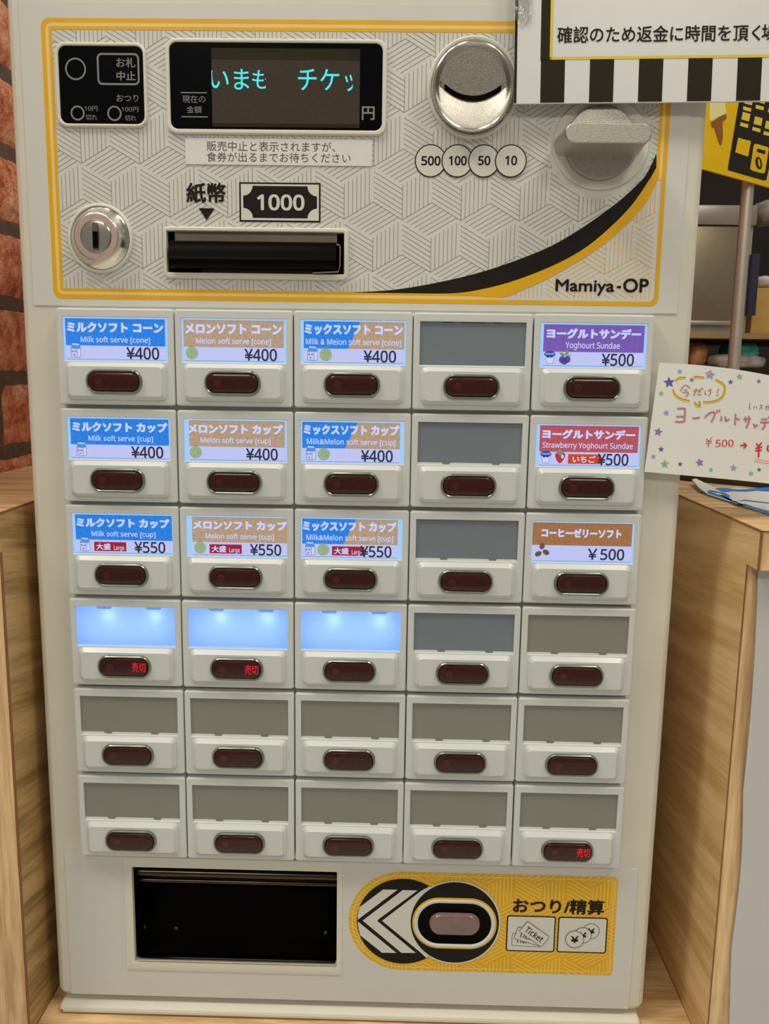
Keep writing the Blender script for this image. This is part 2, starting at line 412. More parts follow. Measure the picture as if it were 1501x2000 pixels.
rc = thing('wooden_counter', 'wood-grain counter right of the ticket machine, with papers lying on it', 'counter', (0.7, 0.1, 0))
YT = -0.0290
b = MB(); b.box(XR, 1.3, YT, 0.24, ZT - 0.0193, ZT, W_TOP, 0); o = b.build('counter_top', rc, smooth=False)
o.data.materials.append(W_SIDE_LIT); o.data.materials.append(W_FRONT); o.data.polygons[4].material_index = 1; o.data.polygons[2].material_index = 2
b = MB(); b.box(XR, XR + 0.024, -0.0157, 0.24, 0.0, ZT - 0.0193, W_SIDE_LIT); o = b.build('side_panel', rc, smooth=False)
o.data.materials.append(W_FRONT); o.data.polygons[2].material_index = 1
b = MB(); b.box(XR + 0.0245, 1.3, -0.0145, 0.24, 0.0, ZT - 0.0195, W_FRONT); b.build('front_panel', rc, smooth=False)
b = MB(); b.box(XR - 0.0002, XR + 0.0004, -0.0160, -0.0154, 0.0, ZT - 0.0195, W_BAND)
b.box(XR - 0.0004, XR + 0.0005, YT - 0.0004, 0.24, ZT - 0.0004, ZT + 0.0004, W_BAND)
b.box(XR - 0.0004, XR + 0.0006, YT - 0.0005, YT + 0.0005, ZT - 0.0193, ZT, W_BAND)
b.box(XR, 1.3, YT - 0.0004, YT + 0.0004, ZT - 0.0003, ZT + 0.0003, W_BAND); b.build('edge_band', rc, smooth=False)

sh = thing('wooden_base_cabinet', 'low wood-topped cabinet between the counters, under the ticket machine', 'cabinet', (0.16, 0.1, 0))
b = MB(); b.box(XL + 0.0005, XR - 0.0005, -0.0140, 0.40, ZS - 0.025, ZS, W_TOP); b.build('shelf_board', sh, smooth=False)
b = MB(); b.box(XL + 0.0005, XR - 0.0005, -0.010, 0.40, 0.0, ZS - 0.0252, W_FRONT); b.build('front_panel', sh, smooth=False)

# ================================================================== the ticket machine
YB = 0.0060                                   # front of the body
YS = 0.0055                                   # front of the printed films
BX0, BX1 = -0.0195, 0.3206
TM = thing('ticket_machine', 'white food ticket vending machine with rows of lit menu buttons and yellow trim', 'ticket machine', (0.15, 0.1, ZS))

def holed(bm, x0, x1, z0, z1, holes, y, m):
    xs = sorted({x0, x1, *[v for h in holes for v in h[:2]]}); zs = sorted({z0, z1, *[v for h in holes for v in h[2:]]})
    for xa, xb in zip(xs, xs[1:]):
        for za, zb in zip(zs, zs[1:]):
            cx, cz = (xa + xb) / 2, (za + zb) / 2
            if any(h[0] < cx < h[1] and h[2] < cz < h[3] for h in holes): continue
            bm.rect(xa, xb, za, zb, y, m)
bill = box_at(327.5, 671.8, 453.5, 534.5, YS)
disp = box_at(260.5, 657.5, 1697.5, 1882, YS)
holes = [bill, disp]
ZD0, ZD1 = ZO - 0.3925, ZO + 0.185
b = MB()
e = 0.0035
outer = lambda ins, y: rr3(BX0 + ins, BX1 - ins, ZD0 + ins, ZD1 - ins, 0.006 - min(ins, .005), y, 6)
b.loops([outer(0, 0.045), outer(0, YB + e), outer(0.0006, YB + e * .5), outer(0.0017, YB + e * .15), outer(e, YB)], CREAM)
inner = outer(e, YB)
# flat front, with the two openings, reaching the rounded edge
ix0, ix1, iz0, iz1 = BX0 + e, BX1 - e, ZD0 + e, ZD1 - e
holed(b, ix0, ix1, iz0, iz1, holes, YB, CREAM)
b.build('front_door', TM)
b = MB(); b.box(BX0 + 0.0016, BX1 - 0.0004, 0.0455, 0.21, ZS + 0.004, ZD1 - 0.004, CREAM); b.build('cabinet_shell', TM, smooth=False)
# plinth
b = MB()
px0, px1, pz0, pz1 = at(117, 1965, .004).x, at(1250, 1985, .004).x, ZS, ZO - 0.3952
b.box(px0, px1, 0.0006, 0.20, pz0, pz1, CREAM, 0.003); b.build('plinth', TM)
b = MB(); b.box(px0 + .002, px1 - .002, 0.030, 0.20, pz1 - .001, ZD0 + .002, CREAM); b.build('base_joint', TM, smooth=False)

# ---- films (printed sheets)
SX0, SX1, SZ0, SZ1 = -0.0127, 0.3120, ZO + 0.0003, ZO + 0.1425
LAY = 0.00006
b = MB(); holed(b, SX0, SX1, SZ0, SZ1, [bill], YS, SHEET)
for (xa, xb, za, zb) in ((SX0, SX1, SZ0, SZ0), (SX0, SX1, SZ1, SZ1)):
    b.add([(xa, YS, za), (xb, YS, za), (xb, YB, za), (xa, YB, za)], [[0, 1, 2, 3]], SHEET)
for xa in (SX0, SX1): b.add([(xa, YS, SZ0), (xa, YS, SZ1), (xa, YB, SZ1), (xa, YB, SZ0)], [[0, 1, 2, 3]], SHEET)

# yellow frame
fx0, fx1, fz0, fz1 = at(92, 310, YS).x, at(1296.5, 400, YS).x, at(690, 590.5, YS).z, at(300, 36.5, YS).z
RF = 0.004
def frame_path(ins, r):                       # from the lower edge leftwards round to the right edge
    x0, x1, z0, z1 = fx0 + ins, fx1 - ins, fz0 + ins, fz1 - ins
    r = max(r - ins, 0.0008); pts = [(at(976, 581, YS).x, z0)]
    for cx, cz, a0 in ((x0 + r, z0 + r, 1.5), (x0 + r, z1 - r, 1.0), (x1 - r, z1 - r, 0.5)):
        for i in range(7):
            a = PI * (a0 - 0.5 * i / 6); pts.append((cx + r * math.cos(a), cz + r * math.sin(a)))
    pts.append((x1, at(1283, 352, YS).z)); return pts
y1 = YS - LAY; y2 = YS - 2 * LAY; y3 = YS - 3 * LAY; y4 = YS - 4 * LAY; y5 = YS - 5 * LAY
o_ = rr3(fx0, fx1, fz0, fz1, RF, y2, 6); i_ = rr3(fx0 + .0021, fx1 - .0021, fz0 + .0021, fz1 - .0021, RF - .001, y2, 6)
b.strip([(p[0], p[2]) for p in o_ + o_[:1]], [(p[0], p[2]) for p in i_ + i_[:1]], y2, YEL)
b.strip(frame_path(.0021, RF + .001), frame_path(.0036, RF + .001), y2, PALEY)
b.strip(frame_path(.0036, RF + .001), frame_path(.0051, RF + .001), y2, YEL)

# black and yellow sweep
up = [(690, 571), (766.6, 566.3), (846.6, 553.4), (926.5, 535), (993, 514), (1068.5, 484), (1117.8, 456.5), (1157, 431), (1206.5, 394.5), (1243.5, 361), (1262, 340), (1281, 300)]
mid = [(690, 571.5), (790, 572.6), (878.5, 573), (926.5, 567.8), (993, 551.8), (1068.5, 523.6), (1132.6, 490.4), (1181.9, 452.2), (1231, 402.9), (1268, 349.9), (1280.8, 327)]
low = [(878, 573.2), (974.5, 580.8), (1021.6, 565), (1071, 543), (1132.6, 508), (1181.9, 474.3), (1231, 431.5), (1266, 389), (1283.5, 352)]
P2 = lambda pts, Y=YS: [(at(x, y, Y).x, at(x, y, Y).z) for x, y in pts]
UP = resample(spline(P2(up)), 60); MID = resample(spline(P2(mid)), 60); LOW = resample(spline(P2(low)), 60)
b.strip(UP, MID, y3, INK)
midy = resample(spline(P2(mid[2:] + [(1281.5, 340)])), 60)
b.strip(midy, LOW, y3, YEL)
def zcurve(curve, x):
    for p, q in zip(curve, curve[1:]):
        if p[0] <= x <= q[0]: return p[1] + (q[1] - p[1]) * (x - p[0]) / max(q[0] - p[0], 1e-9)
    return None
# cube pattern of fine lines
def pattern(bm, ox, oz, s, x0, x1, z0, z1, inside, w, y, m, step=0.0004):
    h = s * 0.8660254; c = s / math.sqrt(3); n = 7
    segs = []
    rows = int((z1 - z0) / h) + 4; cols = int((x1 - x0) / s) + 4
    d30 = Vector((math.cos(PI / 6), math.sin(PI / 6))) * c; d90 = Vector((0, c)); d150 = Vector((-math.cos(PI / 6), math.sin(PI / 6))) * c
    r0 = int((z0 - oz) / h) - 2
    for r in range(r0, r0 + rows):
        c0 = int((x0 - ox - r * s / 2) / s) - 2
        for q in range(c0, c0 + cols):
            P = Vector((ox + q * s + r * s / 2, oz + r * h))
            # flat rhombus: sides along 30 and -30 degrees; lines along 30
            for k in range(n):
                a = P - d150 * (k / n); segs.append((a, a + d30))
            # upright rhombus to the upper right: sides 30 and 90; lines along 90
            for k in range(n):
                a = P + d30 * (k / n); segs.append((a, a + d90))
            # upright rhombus to the upper left: sides 150 and 90; lines along 150
            for k in range(n):
                a = P + d90 * (k / n); segs.append((a, a + d150))
    for a, bb in segs:
        N = max(2, int((bb - a).length / step)); st = None
        for i in range(N + 1):
            p = a + (bb - a) * (i / N); ok = x0 < p.x < x1 and z0 < p.y < z1 and inside(p.x, p.y)
            if ok and st is None: st = p
            if st is not None and (not ok or i == N):
                e_ = p if ok else a + (bb - a) * ((i - 1) / N)
                if (e_ - st).length > 0.0003: bm.line(st, e_, w, y, m)
                st = None
kn = at(1172, 283, YS); KR = 0.0252
star = at(899.3, 430.6, YS); star2 = at(785.3, 430.6, YS); SP = star.x - star2.x
px_a, px_b, pz_a, pz_b = fx0 + .0051, fx1 - .0051, fz0 + .0051, fz1 - .0051
def above(x, z):
    if (x - kn.x) ** 2 + (z - kn.z) ** 2 < KR ** 2: return False
    if bill[0] - .001 < x < bill[1] + .001 and bill[2] - .001 < z < bill[3] + .001: return False
    zc = zcurve(UP, x); return zc is None or z > zc
def below(x, z):
    if z < fz0 + .0034 or x > fx1 - .0034: return False
    zc = zcurve(LOW, x); return zc is not None and z < zc
pattern(b, star.x, star.z, SP, px_a, px_b, pz_a, pz_b, above, 0.00030, y1, GLINE)
pattern(b, star.x, star.z, SP, at(970, 570, YS).x, fx1 - .0034, fz0 + .0032, at(1280, 352, YS).z, below, 0.00032, y1, YLINE)

def T(bm, body, l, r, t, bt, m, bold=0.0, Y=YS, y=None, clip=None):
    x0, x1, z0, z1 = box_at(l, r, t, bt, Y); bm.text(body, x0, x1, z0, z1, y if y is not None else Y - 4 * LAY, m, bold, clip)
T(b, 'Mamiya', 1084, 1199, 545.8, 577, INK, 0.02); T(b, 'OP', 1216, 1266, 544, 571.7, INK, 0.022)
x0, x1, z0, z1 = box_at(1204, 1212, 558.5, 563, YS); b.rect(x0, x1, z0, z1, y4, INK)
T(b, '紙幣', 364, 440.7, 357.3, 396.5, INK, 0.026)
b.flat(P2([(388, 406.6), (418.8, 407.2), (404.5, 429), (402.5, 429)]), y4, INK)
# 1000 yen mark
x0, x1, z0, z1 = box_at(467.4, 625.7, 356.8, 433.8, YS); w = 0.0008
b.rect(x0, x1, z0, z1, y3, INK); b.rect(x0 + w, x1 - w, z0 + w, z1 - w, y4, PANEL)
x0, x1, z0, z1 = box_at(475, 618.8, 363.6, 426.2, YS); r = 0.0047; pts = []
for cx, cz, a0 in ((x0, z0, 0.5), (x0, z1, 0.0), (x1, z1, -0.5), (x1, z0, -1.0)):
    for i in range(9):
        a = PI * (a0 - 0.5 + 0.5 * i / 8); pts.append((cx + r * math.cos(a), cz + r * math.sin(a)))
cxm, czm = (x0 + x1) / 2, (z0 + z1) / 2
for i in range(len(pts)):
    p, q = pts[i], pts[(i + 1) % len(pts)]; b.flat([(cxm, czm), p, q], y5, INK)
T(b, '1000', 501.7, 594.5, 380, 411.4, PANEL, 0.03, y=YS - 6 * LAY)
# coin values
for i, (cx, cy, tx, bx) in enumerate(((840.5, 314.3, '500', (822.3, 860)), (892.5, 314.6, '100', (876, 911)), (944.4, 315, '50', (933, 957)), (996.6, 315.2, '10', (985.8, 1009)))):
    p = at(cx, cy, YS); R_ = 0.00772
    b.disc(p.x, p.z, R_, R_, YS - (4 + 3 * i) * LAY, INK, 64); b.disc(p.x, p.z, R_ - .00052, R_ - .00052, YS - (5 + 3 * i) * LAY, PANEL, 64)
    T(b, tx, bx[0], bx[1], 305, 323.5, INK, 0.03, y=YS - (6 + 3 * i) * LAY)
b.build('printed_panel', TM, smooth=False)

# notice sticker
b = MB(); x0, x1, z0, z1 = box_at(362.4, 726.5, 271.5, 323, YS); ST = mat('sticker_white', alb(196, 192, 180), 0.4, noise=0.015, nscale=120)
b.box(x0, x1, YS - .00045, YS - .0002, z0, z1, ST)
T(b, '販売中止と表示されますが、', 404, 654.5, 277, 296.5, INK2, -0.004, y=YS - .00052)
T(b, '食券が出るまでお待ちください', 404, 684.5, 298.6, 317.6, INK2, -0.004, y=YS - .00052)
b.build('notice_sticker', TM, smooth=False)

def raised_rim(bm, ob, ib, r_o, r_i, m, h=0.0016, base=YS, floor=None):
    """ivory collar standing out of the film; ob, ib = (x0, x1, z0, z1) outside and inside"""
    fl = base if floor is None else floor
    g = lambda bx, ins, r, y: rr3(bx[0] + ins, bx[1] - ins, bx[2] + ins, bx[3] - ins, max(r - ins, 2e-4), y, 7)
    bm.loops([g(ob, 0, r_o, base), g(ob, .0002, r_o, base - h * .75), g(ob, .0007, r_o, base - h), g(ib, -.0004, r_i, base - h), g(ib, 0, r_i, base - h * .8), g(ib, 0, r_i, fl)], m)
# ---- status panel
sp = thing('x', None, None); bpy.data.objects.remove(sp)
b = MB(); ob = box_at(109.5, 288, 83.6, 250, YS); ib = box_at(117.5, 282, 91, 243.3, YS); raised_rim(b, ob, ib, .0052, .0038, RIMC)
stat = b.build('status_panel', TM)
b = MB(); yg = YS - .0009
b.loops([rr3(*ib, .0038, YS - .0001, 7), rr3(*ib, .0038, yg + .0002, 7), rr3(ib[0] + .0003, ib[1] - .0003, ib[2] + .0003, ib[3] - .0003, .0035, yg, 7)], BGLASS, False, True)
b.build('black_window', stat)
b = MB(); yt = yg - LAY
def ring_px(bm, cx, cy, r, w, m, Y=YS, y=yt):
    p = at(cx, cy, Y); bm.ring(p.x, p.z, r, r, r - w, r - w, y, m)
ring_px(b, 148.9, 136, .0051, .0008, GREYP); ring_px(b, 152.9, 221.9, .00345, .0008, GREYP); ring_px(b, 224.6, 222.6, .0035, .0008, GREYP)
x0, x1, z0, z1 = box_at(190.8, 273.2, 105, 167.5, YS)
A_ = rr3(x0, x1, z0, z1, .0024, 0, 6); B_ = rr3(x0 + .0009, x1 - .0009, z0 + .0009, z1 - .0009, .0016, 0, 6)
b.strip([(p[0], p[2]) for p in A_ + A_[:1]], [(p[0], p[2]) for p in B_ + B_[:1]], yt, GREYP)
for body, l, r, t, bt, bo in (('お札', 227.9, 265.4, 114, 133.3, .012), ('中止', 228.6, 266, 140.4, 158.8, .02), ('おつり', 228.6, 271.2, 185.9, 199.9, .008),
                          ('10円', 166.6, 191.9, 208.4, 218.4, .006), ('切れ', 168.6, 191.3, 225, 235.7, .006), ('100円', 238.6, 271.2, 209.9, 219.9, .006), ('切れ', 245.2, 267.2, 226.6, 237.2, .006)):
    T(b, body, l, r, t, bt, GREYP, bo, y=yt)
b.build('panel_print', stat, smooth=False)

# ---- display
b = MB(); ob = box_at(325, 755.5, 76.8, 264.5, YS); ib = box_at(333, 746.5, 85, 255, YS); raised_rim(b, ob, ib, .0050, .0036, RIMC)
dsp = b.build('display_panel', TM)
b = MB(); b.loops([rr3(*ib, .0036, YS - .0001, 7), rr3(*ib, .0036, yg + .0002, 7), rr3(ib[0] + .0003, ib[1] - .0003, ib[2] + .0003, ib[3] - .0003, .0033, yg, 7)], BGLASS, False, True)
b.build('black_window', dsp)
b = MB(); x0, x1, z0, z1 = box_at(414.4, 702.4, 96, 249.5, YS); b.rect(x0, x1, z0, z1, yt, SCREEN2)
zb = at(560, 119, YS).z; b.rect(x0, x1, at(560, 243, YS).z, zb, yt - LAY, SCREEN)
yc = yt - 2 * LAY
XA = at(414, 160, YS).x
T(b, 'い', 411, 447.2, 139.2, 174, CYAN, 0.004, y=yc, clip=(XA, 9)); T(b, 'ま', 457.6, 487, 136.2, 176.6, CYAN, 0.004, y=yc)
T(b, 'も', 493, 526, 138.4, 175, CYAN, 0.004, y=yc, clip=(-9, at(519.4, 160, YS).x))
T(b, 'チ', 582.4, 618.6, 136, 178, CYAN, 0.004, y=yc); T(b, 'ケ', 625.4, 662.4, 136.6, 178, CYAN, 0.004, y=yc)
T(b, 'ッ', 673.4, 699, 147.4, 180, CYAN, 0.004, y=yc, clip=(-9, at(688.8, 160, YS).x))
b.build('display_screen', dsp, smooth=False)
b = MB()
T(b, '現在の', 356.8, 401.8, 187.4, 202.2, GREYP, .004, y=yt); T(b, '金額', 365.4, 394.6, 208.2, 222.2, GREYP, .006, y=yt); T(b, '円', 706.4, 731.4, 208.9, 235.8, GREYP, .022, y=yt)
for (l, r, yy) in ((353.4, 405, 182.2), (355.2, 406.4, 229.2)):
    x0, x1, z0, z1 = box_at(l, r, yy - 1.1, yy + 1.1, YS); rl = MB(); rl.rect(x0, x1, z0, z1, yt, GREYP); rl.build('printed_rule', dsp, smooth=False)
b.build('panel_print', dsp, smooth=False)

# ---- bill slot
b = MB(); ob = box_at(319.5, 681, 444.5, 546, YS); raised_rim(b, ob, bill, .0030, .0006, RIMC, h=0.0018, floor=0.012)
bs = b.build('bill_slot', TM)
b = MB(); bx = bill; D = 0.030
b.loops([rr3(*bx, .0006, 0.0075, 7), rr3(*bx, .0006, D, 7)], DARK); b.rect(bx[0], bx[1], bx[2], bx[3], D, DARK); b.build('slot_recess', bs)
b = MB(); x0, x1, z0, z1 = box_at(341, 657.6, 446, 476, .006); b.box(x0, x1, .0062, .0075, z0, z1, BARM); b.build('metal_bar', bs, smooth=False)
b = MB(); x0, x1, z0, z1 = box_at(331.5, 656, 471.5, 524.5, .001)
prof = [(z1, .012), (z1, .0012), (z1 - .0006, .0006), (z0 + .0062, .0002), (z0 + .0056, -.0003), (z0 + .0022, -.0003), (z0 + .0006, .0008), (z0, .0022), (z0, .012)]
n = len(prof); vs = [(x0, y, z) for z, y in prof] + [(x1, y, z) for z, y in prof]
b.add(vs, [[i, i + 1, n + i + 1, n + i] for i in range(n - 1)] + [list(range(n))[::-1], list(range(n, 2 * n))], BLACK)
b.build('slot_bezel', bs, ang=40, recalc=True)
b = MB(); pts = [at(x, y, .003) for x, y in ((651, 478), (661, 478), (664, 482), (663, 520), (660, 531), (610, 533))]
b.tube(pts, .0004, BARM, 8); x0, x1, z0, z1 = box_at(394, 609, 526, 541, .006); b.box(x0, x1, .007, .009, z0, z1, mat('brown_plastic', alb(62, 54, 45), 0.5, noise=.1)); b.build('guide_frame', bs)

# ---- lock
p = at(197, 466, YS); rim_p = p
b = MB(); R0 = .0165
b.lathe(p.x, p.z, [(R0, YS), (R0 - .0002, YS - .0012), (R0 - .0008, YS - .0016), (.0150, YS - .0016), (.0147, YS - .0010), (.0147, YS)], RIMC, 72, 1.03, False)
lk = b.build('lock', TM)
b = MB(); b.lathe(p.x, p.z, [(.0147, YS), (.0146, YS - .0014), (.0138, YS - .0020), (.0115, YS - .0060), (.0112, YS - .0066), (.0110, YS - .0067)], CHROME, 72, 1.03)
b.build('lock_body', lk)
b = MB(); yl = YS - .0067
b.lathe(p.x, p.z, [(.0109, yl), (.0108, yl - .0003), (.0105, yl - .0005), (.0078, yl - .0005), (.0076, yl - .0003)], PINKM, 64, 1.03, False); b.build('lock_ring', lk)
b = MB(); b.lathe(p.x, p.z, [(.0076, yl - .0001), (.0074, yl - .0001), (.0073, yl - .0007), (.0068, yl - .0009), (.0001, yl - .0002)], CHROME, 64, 1.03); b.build('lock_plug', lk)
b = MB(); b.box(p.x - .0014, p.x + .0014, yl - .0012, yl - .0009, p.z - .0068, p.z + .0062, mat('key_slot_steel', alb(96, 84, 76), .35, metal=.4, noise=.1))
b.box(p.x - .0013, p.x + .0013, yl - .0015, yl - .0012, p.z - .0056, p.z + .0022, DARK); b.build('keyhole', lk, smooth=False)

# ---- coin slot
p = at(923.5, 172, YS); b = MB()
CR, CS = .0192, 1.055
b.lathe(p.x, p.z, [(.0222, YS), (.0221, YS - .0010), (.0215, YS - .0015), (.0206, YS - .0012), (.0203, YS)], RIMC, 80, CS, False)
cs = b.build('coin_slot', TM)
b = MB(); q = at(923.3, 169, YS - .007); yf = YS - .0075
Lp = lambda r, y, cx, cz: [(cx + r * math.cos(2 * PI * i / 80), y, cz + CS * r * math.sin(2 * PI * i / 80)) for i in range(80)]
b.loops([Lp(.0199, YS, p.x, p.z), Lp(.0198, YS - .002, p.x, p.z), Lp(CR + .0002, yf + .0008, q.x, q.z), Lp(CR - .0001, yf, q.x, q.z), Lp(CR - .0006, yf - .0003, q.x, q.z), Lp(CR - .0012, yf, q.x, q.z)], CHROME)
b.build('metal_collar', cs)
b = MB(); RI = CR - .0011; sa = at(867.5, 170, YS - .004); sb = at(978.4, 171, YS - .004); sm = at(923, 192, YS - .004)
kq = (sa.z - sm.z) / ((sa.x - sm.x) ** 2)
zc_ = lambda x: sm.z + kq * (x - sm.x) ** 2
N = 46; R3 = 0
def dep(x, z):
    hx = (x - q.x) / RI
    top = q.z + CS * RI * math.sqrt(max(1 - hx * hx, 0)); bot = q.z - CS * RI * math.sqrt(max(1 - hx * hx, 0)); zc = zc_(x)
    if zc < bot or zc > top: t_ = 0
    if z >= zc: d = .0048 * max(0, (q.z + CS * RI - z)) / (q.z + CS * RI - sm.z)
    else:
        t_ = (z - bot) / max(zc - bot, 1e-5); d = .0048 * (0.15 * t_ + .85 * t_ ** 1.6)
    ed = 1 - math.hypot(hx, (z - q.z) / (CS * RI)); return d * min(1, ed / .10) if ed < .10 else d
rings = 30; sg = 96; vs = [(q.x, yf + dep(q.x, q.z), q.z)]
for i in range(1, rings + 1):
    for j in range(sg):
        a = 2 * PI * j / sg; x = q.x + RI * i / rings * math.cos(a); z = q.z + CS * RI * i / rings * math.sin(a); vs.append((x, yf + dep(x, z), z))
fs = [[0, 1 + j, 1 + (j + 1) % sg] for j in range(sg)]
for i in range(rings - 1):
    for j in range(sg):
        a = 1 + i * sg + j; c = 1 + i * sg + (j + 1) % sg; fs.append([a, a + sg, c + sg, c])
b.add(vs, fs, SATIN); b.build('coin_dish', cs, ang=40)
b = MB(); A_, B_ = [], []
for i in range(25):
    t = i / 24; x = sa.x + (sb.x - sa.x) * t; z = zc_(x); h = .0013
    A_.append((x, z + h)); B_.append((x, z - h))
vs = [(x, yf + dep(x, z) - .0005, z) for x, z in A_] + [(x, yf + dep(x, z) - .0005, z) for x, z in B_]
b.add(vs, [[25 + i, 26 + i, i + 1, i] for i in range(24)], DARK); b.build('coin_opening', cs, smooth=False)

# ---- coin return knob
p = at(1173, 281, YS); b = MB(); CLR = mat('clear_plastic', alb(190, 186, 170), 0.25, spec=0.5, noise=.01)
b.lathe(p.x, p.z, [(.0234, YS - 4 * LAY), (.0233, YS - .0008), (.0228, YS - .0011), (.0180, YS - .0009), (.0176, YS - .0004)], CLR, 80, .92, True)
kb = b.build('return_knob', TM)
b = MB(); q = at(1174, 277.5, YS - .004)
b.lathe(q.x, q.z, [(.0174, YS - .0004), (.0173, YS - .0030), (.0169, YS - .0038), (.0160, YS - .0041), (.0001, YS - .0041)], SATIN, 72); b.build('knob_disc', kb)
b = MB(); yk = YS - .0255
f = [at(1103, 259.5, yk).x, at(1273, 259.5, yk).x, at(1188, 279.5, yk).z, at(1188, 239.8, yk).z]
cx, cz, w, h = (f[0] + f[1]) / 2, (f[2] + f[3]) / 2, f[1] - f[0], f[3] - f[2]
g = lambda ww, hh, y: [(cx + a, y, cz + c) for a, c in rrect(ww, hh, hh * .499, 10)]
b.loops([g(w + .0030, h + .0014, YS - .0040), g(w + .0012, h + .0006, YS - .012), g(w + .0002, h + .0001, yk + .0012), g(w - .0003, h - .0003, yk + .0004), g(w - .0011, h - .0011, yk)], SATIN, False, True)
b.build('knob_bar', kb, ang=20)

# ================================================================== menu buttons
PW, PH, HG = 0.06, 0.05012, 0.02036
UW, UH = PW - .00055, PH * (1 - 2 * HG)
ux = lambda u: -UW / 2 + u * UW
uz = lambda v: UH / 2 - v * UH
WX0, WX1, WZ1, WZ0 = ux(.055), ux(.945), uz(.090), uz(.542)
wx = lambda u: WX0 + u * (WX1 - WX0)
wz = lambda v: WZ1 - v * (WZ1 - WZ0)
YW = 0.0012
def unit_mesh():
    b = MB(); n = 5
    o3 = lambda ins, r, y: rr3(-UW / 2 + ins, UW / 2 - ins, -UH / 2 + ins, UH / 2 - ins, r, y, n)
    win = lambda ins, y: rr3(WX0 + ins, WX1 - ins, WZ0 + ins, WZ1 - ins, .0003, y, n)
    b.loops([o3(0, .0014, YB - .0001), o3(0, .0014, .0009), o3(.0002, .0013, .0003), o3(.0008, .0008, 0), win(-.0003, 0), win(0, .0002), win(0, YW + .0004)], UNITM)
    return b
def plate_mesh():
    b = MB(); n = 6
    x0, x1, z1, z0 = ux(.070), ux(.930), uz(.556), uz(.948)
    g = lambda i, y, r: rr3(x0 + i, x1 - i, z0 + i, z1 - i, r, y, n)
    b.loops([g(0, -.00002, .0028), g(.0001, -.0007, .0028), g(.0019, -.0024, .0018), g(.0021, -.0026, .0016)], UNITM, False, True); return b
YP = -.0026
def lens_rim_mesh():
    b = MB(); x0, x1, z1, z0 = ux(.256), ux(.735), uz(.625), uz(.882); g = lambda i, y: rr3(x0 + i, x1 - i, z0 + i, z1 - i, .0056 - i, y, 10)
    b.loops([g(0, YP - .00002), g(.0002, YP - .0012), g(.0006, YP - .0016), g(.0011, YP - .0014), g(.0014, YP - .0006)], RIMG); return b
def lens_mesh():
    b = MB(); x0, x1, z1, z0 = ux(.256), ux(.735), uz(.625), uz(.882); g = lambda i, y: rr3(x0 + i, x1 - i, z0 + i, z1 - i, .0056 - i, y, 10)
    b.loops([g(.00135, YP - .0004), g(.0014, YP - .0013), g(.0018, YP - .0019), g(.0026, YP - .0022), g(.0040, YP - .0023)], LENS, False, True)
    b.disc(ux(.375), uz(.752), .0019, .0019, YP - .00236, LED, 24); return b
LX = (ux(.60), ux(.665), uz(.795), uz(.715))
u0 = unit_mesh().build('menu_button', None, ang=16); plate0 = plate_mesh().build('push_plate', u0, ang=16); rim0 = lens_rim_mesh().build('lens_rim', u0); lens0 = lens_mesh().build('lens', u0)

def window_plain(m, ledge=True, tabs='bottom'):
    b = MB(); b.rect(WX0, WX1, WZ0, WZ1, YW, m)
    if ledge:
        b.rect(WX0, WX1, WZ0, WZ0 + .0011, YW - .0003, LEDGE)
        b.add([(WX0, YW - .0003, WZ0 + .0011), (WX1, YW - .0003, WZ0 + .0011), (WX1, YW, WZ0 + .0011), (WX0, YW, WZ0 + .0011)], [[0, 1, 2, 3]], LEDGE)
        for u in (.235, .715): b.flat([(wx(u) + .0006, WZ0 + .0004), (wx(u + .075), WZ0 + .0004), (wx(u + .088), WZ0 + .0014), (wx(u), WZ0 + .0014)], YW - .0004, TAB)
    else:
        for u0_, u1_ in ((.215, .31), (.39, .615), (.69, .785)): b.rect(wx(u0_), wx(u1_), WZ1 - .0004, WZ1, YW - .0003, INK2)
        b.rect(WX0, WX1, WZ0, WZ0 + .0004, YW - .0003, LEDGE)
    return b
def window_lit(top_notches=False):
    b = MB(); b.rect(WX0, WX1, WZ0, WZ1, YW, G_BACK); return b
def window_blank():
    b = MB(); b.rect(WX0, WX1, WZ0, WZ1, YW, G_BLANK)
    for u in (.20, .70): b.flat([(wx(u + .02), wz(.07)), (wx(u + .15), wz(.07)), (wx(u + .17), wz(0)), (wx(u), wz(0))], YW - .0002, G_NAVY2)
    b.rect(WX0 + .0004, WX1 - .0004, WZ0 + .0001, WZ0 + .0006, YW - .0002, G_BACK); return b
G_NAVY2 = glow('backlight_tab', (112, 158, 238), 0.8)

